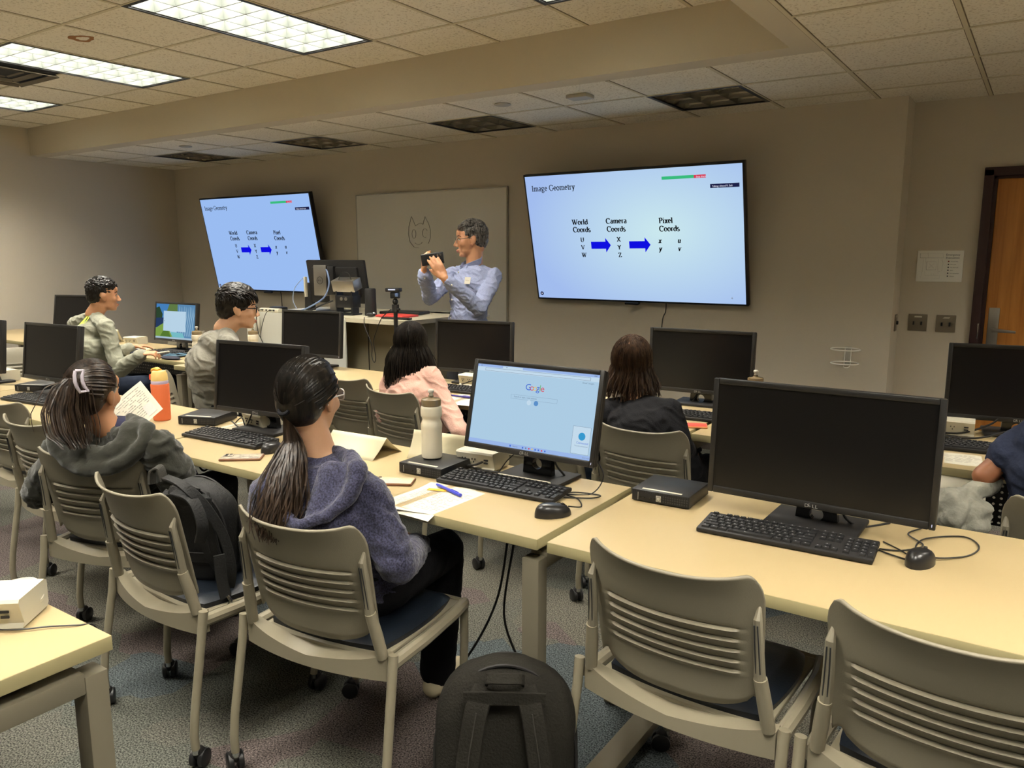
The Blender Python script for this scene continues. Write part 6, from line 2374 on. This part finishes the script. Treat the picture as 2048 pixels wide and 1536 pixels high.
# ---- boy in the long-sleeved grey shirt with lime lettering
GREYL = mat('light grey jersey', srgb(138, 138, 122), 0.85, spec=0.15, bump=(110, .2), sheen=.1)
hd = at(208, 592, 5.62)
rt = V((-5.60, 2.95, 0))
t, T, nk, ch, R_, F_, sh, elb, wri = seated(
    'boy in a long-sleeved light grey shirt with lime lettering, holding a pen on the table', rt, -8, hd, -22, -2, 0,
    nek=at(188, 629, 5.62), che=at(178, 700, 5.58), sh=[at(152, 648, 5.74), at(212, 653, 5.46)],
    elb=[at(150, 745, 5.70), at(238, 742, 5.44)], wri=[V((-5.70, 3.28, .80)), at(284, 708, 5.36)], s=.98, skinm=SKIN_M, top=GREYL, pants=JEAN, fem=False, addt=.014, fold=.005, vox=.006,
    hands=[(V((.3, 1, 0)), V((0, 0, -1)), .3), (V((.75, .6, .1)), V((0, .3, -1)), .75)], knee=[V((-5.72, 3.36, .52)), V((-5.40, 3.38, .54))])
face_bits(t, T, .98)
short_hair(t, T, BLACKHAIR, .98, 460, .034, .50, .25, .012, .001, 1.5)
LIME = mat('lime print', srgb(214, 246, 70), 0.6, emit=None)
g = G()
cpos = at(146, 637, 5.50) - rt
xx = V((math.cos(YAW + .25), math.sin(YAW + .25), -.03)).normalized(); nn = V((math.sin(YAW + .25), -math.cos(YAW + .25), .45)).normalized(); yy_ = nn.cross(xx).normalized()
Mx = Matrix((xx, yy_, nn)).transposed().to_4x4(); Mx.translation = cpos - xx * .072
g.text('KITCO', Mx, .052, LIME, sx=.9, shear=.3, ext=.004)
o_lime = g.build('shirt_lettering', t, smooth=0)
top_o = [c for c in t.children if c.name.startswith('top')][0]
o_lime.parent = top_o
sw_ = o_lime.modifiers.new('wrap', 'SHRINKWRAP'); sw_.target = top_o; sw_.wrap_method = 'PROJECT'; sw_.use_negative_direction = True; sw_.use_positive_direction = True; sw_.offset = .003
sw_.wrap_method = 'NEAREST_SURFACEPOINT'
tpen = thing('pen', 'white pen held by the boy with lime lettering', 'pen', rt + wri[1] + V((.75, .6, .1)).normalized() * .135 + V((0, 0, -.012)), math.radians(30), 'pens')
g = G(); g.tube([(-.05, 0, .0), (.05, 0, .015)], .006, WHT, 8); g.build('pen_barrel', tpen)

# ---- person at the right edge in navy
NAVYT = mat('navy jersey', srgb(48, 54, 74), 0.9, spec=0.15, bump=(110, .2))
rt = V((.16, 2.86, 0))
hd = V((.10, 2.90, 1.16))
t, T, nk, ch, R_, F_, sh, elb, wri = seated(
    'person in a navy T-shirt at the right edge, only the bent elbow showing', rt, 4, hd, 10, 0, 0,
    elb=[at(1966, 952, 2.48), V((.42, 2.86, .76))], sh=[at(2062, 872, 2.46), V((.33, 2.86, .98))], wri=[V((.02, 3.10, .80)), V((.26, 3.12, .78))],
    s=1.0, skinm=SKIN_D, top=NAVYT, pants=NAVYT, fem=False, addt=.016, fold=.004, sleeve=.52)
face_bits(t, T)
short_hair(t, T, BLACKHAIR, 1.0, 200, .03, .5)
JK = mat('light grey jacket', srgb(140, 138, 126), 0.85, bump=(60, .4), vary=(16, .25))
t = thing('grey_jacket', 'crumpled light grey jacket beside the person in navy at the right edge', 'jacket', (-.16, 2.72, 0))
jp = [('c', at(1895, 1005, 2.42) - V((-.16, 2.72, 0)), at(1935, 1000, 2.44) - V((-.16, 2.72, 0)), .045, .040), ('c', at(1905, 1030, 2.40) - V((-.16, 2.72, 0)), at(1960, 1022, 2.42) - V((-.16, 2.72, 0)), .038, .04),
      ('c', at(1935, 990, 2.46) - V((-.16, 2.72, 0)), at(1985, 965, 2.50) - V((-.16, 2.72, 0)), .035, .03), ('e', at(1920, 1045, 2.43) - V((-.16, 2.72, 0)), (.085, .06, .04))]
fused('jacket_cloth', jp, .007, JK, t, 3, .010, 9)

# ---- standing instructor taking a photo
SHIRT = mat('blue grey checked shirt', srgb(146, 154, 184), 0.8, spec=0.2, bump=(160, .2), vary=(300, .18))
D7 = 5.30
root = at(930, 640, D7); rt = V((root.x, root.y, 0))
t = person('standing man in a blue button-down shirt and glasses holding up a phone', rt)
L = lambda px, py, d_=D7: at(px, py, d_) - rt
byaw = 152
a = math.radians(byaw)
F_ = V((-math.sin(a), math.cos(a), 0)); R_ = V((math.cos(a), math.sin(a), 0))
T = Matrix.Translation(L(941, 480, D7)) @ frame_of(131, -4, 0)
nk = L(949, 530, D7 + .03)
pel = V((0, .03, .95)); ch = L(940, 580, D7 + .02)
shR = L(905, 548, D7 + .10); shL = L(988, 552, D7 - .04)      # R: towards the left of the picture
elR = L(861, 594, D7 - .10); elL = L(958, 616, D7 - .26)
wrR = L(848, 545, D7 - .28); wrL = L(889, 556, D7 - .42)
prims = head_prims(T, 1.03, True)
prims += [('c', T @ V((0, -.022, -.055)), nk, .056, .058)]
prims += torso(pel, ch, nk - V((0, 0, .03)), R_, 1.06, -.022, False)
prims += [('c', nk - V((0, 0, .045)), shR, .028, .030), ('c', nk - V((0, 0, .045)), shL, .028, .030)]
prims += limb(shR, elR, wrR, .034, .034, .027) + limb(shL, elL, wrL, .034, .034, .027)
vr = V((math.cos(YAW), math.sin(YAW), 0)); vb = V((-math.sin(YAW), math.cos(YAW), 0)); up = V((0, 0, 1))
# far hand grips the short edge of the phone, near hand lies across its back
prims += hand_prims(wrR, (up * 1.0 - vr * .05).normalized(), (vr * .8 + vb * .2), -1, 1.0, .55, .75, .05)
prims += hand_prims(wrL, (up * .85 - vr * .50), (vb * 1.0 - vr * .2), 1, 1.02, .16, .35, .05)
hipR = pel + R_ * .09; hipL = pel - R_ * .09
knR = V((0, 0, .50)) + R_ * .11 + F_ * .03; knL = V((0, 0, .50)) - R_ * .11 + F_ * .03
anR = V((0, 0, .085)) + R_ * .12; anL = V((0, 0, .085)) - R_ * .12
for h_, k_, n_ in ((hipR, knR, anR), (hipL, knL, anL)):
    prims += limb(h_, k_, n_, .085, .058, .042) + [('c', n_ - F_ * .03 - V((0, 0, .05)), n_ + F_ * .15 - V((0, 0, .055)), .032, .028)]
fused('body', prims, .0046, SKIN_M, t, 3)
face_bits(t, T, 1.03, mat('greying eyebrow', (.02, .016, .014), .8))
glasses(t, T, mat('steel glasses frame', (.12, .11, .10), .3, metal=.8), 1.03, 'round', .0015)
short_hair(t, T, GREYH, 1.03, 480, .045, .56, .10, .008, .002, .8, .5)
tp = torso(pel + V((0, 0, .06)), ch, nk - V((0, 0, .015)), R_, 1.08, .010, False)
tp += [('c', nk - V((0, 0, .035)), shR, .048, .048), ('c', nk - V((0, 0, .035)), shL, .048, .050)]
tp += limb(shR, elR, wrR.lerp(elR, .10), .044, .044, .036, .010) + limb(shL, elL, wrL.lerp(elL, .12), .046, .046, .033, .010)
tp += [('c', V((0, .03, .92)), V((0, .02, 1.0)), .165, .165, .75, F_)]
fused('shirt', tp, .0065, SHIRT, t, 2, .007, 14)
g = G()
cm = nk + V((0, 0, .0))
for e in (-1, 1):
    q = [cm - F_ * .052 + R_ * e * .004 + up * .048, cm + R_ * e * .068 - F_ * .01 + up * .026, cm + R_ * e * .058 + F_ * .052 + up * .000, cm + R_ * e * .022 + F_ * .088 - up * .022]
    strap_ribbon(g, q, .042, .006, SHIRT, up + R_ * e * .25)
    g.prism([cm + R_ * e * .012 + F_ * .090 - up * .018, cm + R_ * e * .052 + F_ * .074 + up * .004, cm + R_ * e * .062 + F_ * .092 - up * .055], F_ * .006, SHIRT)
g.build('collar', t)
g = G()
for k in range(7):
    q = cm.lerp(pel, .10 + .13 * k)
    fr = (.112, .128, .138, .142, .140, .138, .136)[k]
    g.cyl(q + F_ * fr, q + F_ * (fr + .006), .0055, WHT, 10)
for w__, e__ in ((wrR, elR), (wrL, elL)):
    p_ = w__.lerp(e__, .22)
    g.ell(p_ - vb * .05, (.006, .006, .006), WHT, 8)
g.build('shirt_button', t)
tagc = L(935, 561, D7 - .17)
nd = (F_ * .8 + vr * .25 + up * .1).normalized()
nx_ = up.cross(nd).normalized(); nz_ = nd.cross(nx_).normalized()
Mn = Matrix((nx_, nz_, nd)).transposed().to_4x4(); Mn.translation = tagc
g = G(); g.M = Mn; g.box((0, 0, 0), (.062, .045, .002), PAPER); 
BRT = mat('brown pen ink', srgb(140, 110, 70), .8)
g.tube([(-.022 + .004 * k, .004 * math.sin(k * 1.9), .0016) for k in range(12)], .0006, BRT, 4)
g.build('name_tag', t)
pr = []
for h_, k_, n_ in ((hipR, knR, anR), (hipL, knL, anL)):
    pr += limb(h_, k_, n_ + V((0, 0, .0)), .095, .070, .062)
pr += [('c', V((0, .02, .90)), V((0, .02, .98)), .15, .15, .75, F_)]
fused('trousers', pr, .011, mat('charcoal trousers', (.03, .03, .034), .85), t, 4, .003, 8)
for n_ in (anR, anL):
    fused('shoe', [('c', n_ - F_ * .04 - V((0, 0, .042)), n_ + F_ * .17 - V((0, 0, .050)), .040, .034)], .008, DSHOE, t, 2)
# the phone he holds
pc = at(865, 518, D7 - .36)
ax_ = (vr * .97 + up * .13 - vb * .12).normalized(); nz_ = (-vb).normalized(); ay_ = nz_.cross(ax_).normalized(); nz_ = ax_.cross(ay_).normalized()
Mp = Matrix((ax_, ay_, nz_)).transposed().to_4x4()
tph = thing('smartphone', 'black phone held up sideways by the standing man', 'phone', pc, 0, 'phones')
g = G(); g.M = Mp; g.box((0, 0, 0), (.146, .074, .012), BLK, .008, seg=4); g.build('phone_body', tph)
g = G(); g.M = Mp
g.box((.046, .012, .008), (.036, .038, .004), BLKR, .003)
for dx, dy in ((.038, .020), (.054, .020), (.046, .004)):
    g.cyl((dx, dy, .009), (dx, dy, .012), .0068, CHROME, 14)
g.build('camera_bump', tph)

# ---------------------------------------------------------------- backpacks and the worksheet held by the woman with the clip
BAGM = mat('worn olive black canvas', srgb(34, 32, 27), 0.85, spec=0.2, bump=(160, .35), vary=(7, .2))
BAGD = mat('black nylon', (.010, .010, .010), .6, spec=.4, bump=(160, .3))
GREYS = mat('grey webbing', srgb(46, 44, 38), .75, bump=(300, .3))


def backpack(label, loc, rz, tilt, W, D, H, m, ms, open_=False):
    t = thing('backpack', label, 'backpack', loc, math.radians(rz), 'backpacks')
    Rt = Matrix.Rotation(tilt, 4, 'X')
    g = G()
    vs = []; nz, na = 22, 36
    for j in range(nz + 1):
        f = j / nz
        z = H * f
        sc = 1 - .08 * (1 - f) ** 2
        tz = max(0, (f - .62) / .38)
        wx = W / 2 * sc * math.sqrt(max(.0, 1 - tz ** 2.6 * .93))
        dy = D / 2 * (1 - .35 * f ** 2) * math.sqrt(max(.0, 1 - tz ** 3 * .85))
        for i in range(na):
            a_ = 2 * PI * i / na
            ca, sa = math.cos(a_), math.sin(a_)
            ex = .55
            x = wx * (abs(ca) ** ex) * (1 if ca > 0 else -1); y = dy * (abs(sa) ** ex) * (1 if sa > 0 else -1)
            n1 = noise.noise(V((x * 9, y * 9 + 5, z * 7))) * .012
            y2 = y + n1 - .012 * f
            if j == 0:
                x *= .93; y2 *= .93
            vs.append((x + n1 * .4, y2, z))
    fs = []
    for j in range(nz):
        for i in range(na):
            p = j * na + i; q = j * na + (i + 1) % na
            fs.append((p, q, q + na, p + na))
    fs += [tuple(range(na))[::-1], tuple(nz * na + k for k in range(na))]
    g.M = Rt
    g.add(vs, fs, m)
    g.build('bag_body', t, smooth=70)
    g = G(); g.M = Rt
    for yy, k_ in ((.02, 1.0), (-.05, .985)):
        q = []
        for i in range(25):
            a_ = PI * i / 24
            q.append((W / 2 * 1.01 * k_ * math.cos(a_) * (1 - .03 * math.sin(a_)), yy, H * .52 + H * .475 * k_ * math.sin(a_)))
        q = [(W / 2 * .99, yy, .04)] + q + [(-W / 2 * .99, yy, .04)]
        g.tube(q, .0042, BLKR, 6)
    g.build('zip_piping', t)
    for e in (-1, 1):
        g = G(); g.M = Rt
        strap_ribbon(g, [(e * .050, -D * .42, H * .90), (e * .068, -D * .50 - .012, H * .80), (e * .085, -D * .5 - .024, H * .58), (e * .095, -D * .5 - .028, H * .38), (e * .105, -D * .5 - .016, H * .22), (e * .118, -D * .46, H * .08)],
                     .058, .014, m, (1, 0, 0))
        g.tube([(e * .068, -D * .50 - .021, H * .80), (e * .085, -D * .5 - .033, H * .58), (e * .095, -D * .5 - .037, H * .38)], .0018, ms, 5)
        s_ = g.build('shoulder_strap', t)
        g = G(); g.M = Rt
        strap_ribbon(g, [(e * .104, -D * .5 - .018, H * .24), (e * .112, -D * .5 - .022, H * .14), (e * .120, -D * .46, H * .05)], .030, .006, ms, (1, 0, 0))
        g.build('strap_webbing', s_)
    g = G(); g.M = Rt
    strap_ribbon(g, [(-.045, -D * .40, H * .93), (-.040, -D * .42 - .02, H * .965), (0, -D * .42 - .030, H * .975), (.040, -D * .42 - .02, H * .965), (.045, -D * .40, H * .93)], .026, .007, m, (0, .6, .8))
    g.build('top_handle', t)
    g = G(); g.M = Rt
    strap_ribbon(g, [(-.10, -D * .5 - .006, H * .86), (0, -D * .5 - .012, H * .87), (.10, -D * .5 - .006, H * .86)], .035, .005, m, (0, 0, 1))
    g.build('upper_band', t)
    g = G(); g.M = Rt
    strap_ribbon(g, [(-W * .44, -D * .5 - .004, H * .28), (0, -D * .5 - .012, H * .27), (W * .44, -D * .5 - .004, H * .28)], .034, .005, m, (0, 0, 1))
    g.build('lower_band', t)
    return t


backpack('large worn olive-black backpack standing on the carpet between two chairs', (-1.035, 1.50, .002), 32, -.10, .36, .20, .475, BAGM, GREYS)
t = backpack('black backpack with hanging straps sitting on a chair', (-2.19, 1.46, .470), 20, .10, .24, .14, .32, BAGD, BAGD)
# its loose straps hanging forward off the seat
g = G()
loc = V((-2.19, 1.46, .47)); Ri = rotz(-math.radians(20))
q = [Ri @ (at(*p_) - loc) for p_ in ((330, 955, 2.36), (368, 972, 2.34), (412, 1015, 2.36), (450, 1080, 2.40), (463, 1145, 2.42), (456, 1185, 2.43))]
strap_ribbon(g, q, .030, .009, BAGD, (1, 1, 0))
q = [Ri @ (at(*p_) - loc) for p_ in ((345, 985, 2.35), (385, 1000, 2.34), (405, 1050, 2.34), (400, 1085, 2.36))]
strap_ribbon(g, q, .034, .009, BAGD, (1, 1, 0))
q = [Ri @ (at(*p_) - loc) for p_ in ((438, 1110, 2.37), (444, 1160, 2.38), (452, 1195, 2.385))]
strap_ribbon(g, q, .034, .009, BAGD, (1, 1, 0))
g.build('loose_strap', t)
g = G(); q = [Ri @ (at(*p_) - loc) for p_ in ((455, 1192, 2.385), (462, 1200, 2.385), (458, 1212, 2.38))]
g.tube(q, .006, CHROME, 8); g.build('strap_buckle', t)
g = G(); q = [Ri @ (at(*p_) - loc) for p_ in ((304, 968, 2.36), (305, 942, 2.36), (320, 936, 2.36), (328, 962, 2.36))]
strap_ribbon(g, q, .030, .008, GREYS, (0, 1, .2)); g.build('grab_loop', t)

# sheet held in front of the woman with the clip
c = at(262, 812, 3.0)
vx_ = V((.78, .45, .30)).normalized()
t = thing('worksheet', 'printed sheet with a green spot, held by the woman with the hair clip', 'paper', c, 0, 'sheets of paper')
P0 = [at(*p_) - c for p_ in ((212, 822, 3.04), (281, 762, 3.06), (326, 818, 2.98), (258, 880, 2.96))]
g = G()
vs = []
for j in range(9):
    for i in range(9):
        u, v = i / 8, j / 8
        p = P0[0].lerp(P0[1], u).lerp(P0[3].lerp(P0[2], u), v) + V((0, 0, .004 * math.sin(u * 3)))
        vs.append(p)
g.add(vs, [(j * 9 + i, j * 9 + i + 1, (j + 1) * 9 + i + 1, (j + 1) * 9 + i) for j in range(8) for i in range(8)], PAPER)
o_ = g.build('paper_sheet', t)
nn = (P0[1] - P0[0]).cross(P0[3] - P0[0]).normalized()
if nn.dot(V((0, 0, CAMZ)) - c) < 0:
    nn = -nn
g = G()
r_ = random.Random(5)


def pp_(u, v):
    return P0[0].lerp(P0[1], u).lerp(P0[3].lerp(P0[2], u), v) + V((0, 0, .004 * math.sin(u * 3))) + nn * .0012


for k in range(13):
    v = .10 + .06 * k
    u = .12
    while u < .88:
        l_ = r_.uniform(.02, .10)
        if r_.random() < .8:
            a1, a2 = pp_(u, v), pp_(min(u + l_, .9), v)
            g.tube([a1, a2], .0009, INKL, 4)
        u += l_ + .02
g.build('printed_lines', t)
g = G(); cc = pp_(.35, .62); a1 = (P0[1] - P0[0]).normalized(); a2 = (P0[3] - P0[0]).normalized()
g.poly([cc + a1 * .013 * math.cos(x_) + a2 * .010 * math.sin(x_) + nn * .001 for x_ in [2 * PI * k / 20 for k in range(20)]], mat('green spot', srgb(90, 200, 110), .7))
PKP = mat('faded pink block', srgb(222, 196, 190), .8)
g.poly([pp_(.66, .62) + nn * .0008, pp_(.9, .62) + nn * .0008, pp_(.9, .92) + nn * .0008, pp_(.66, .92) + nn * .0008], PKP)
g.build('colour_mark', t, smooth=0)
# white and black striped bag strap near the grey T-shirt
t = thing('striped_cloth', 'black and white striped cloth on the thigh of the man in grey', 'cloth', at(455, 826, 4.15))
g = G()
for k in range(7):
    strap_ribbon(g, [V((-.06 + .0, 0, .03 - .011 * k)), V((0, 0, .018 - .011 * k)), V((.09, 0, .006 - .011 * k))], .010, .004, WHT if k % 2 == 0 else BLK, (0, 0, 1))
g.build('striped_fabric', t)
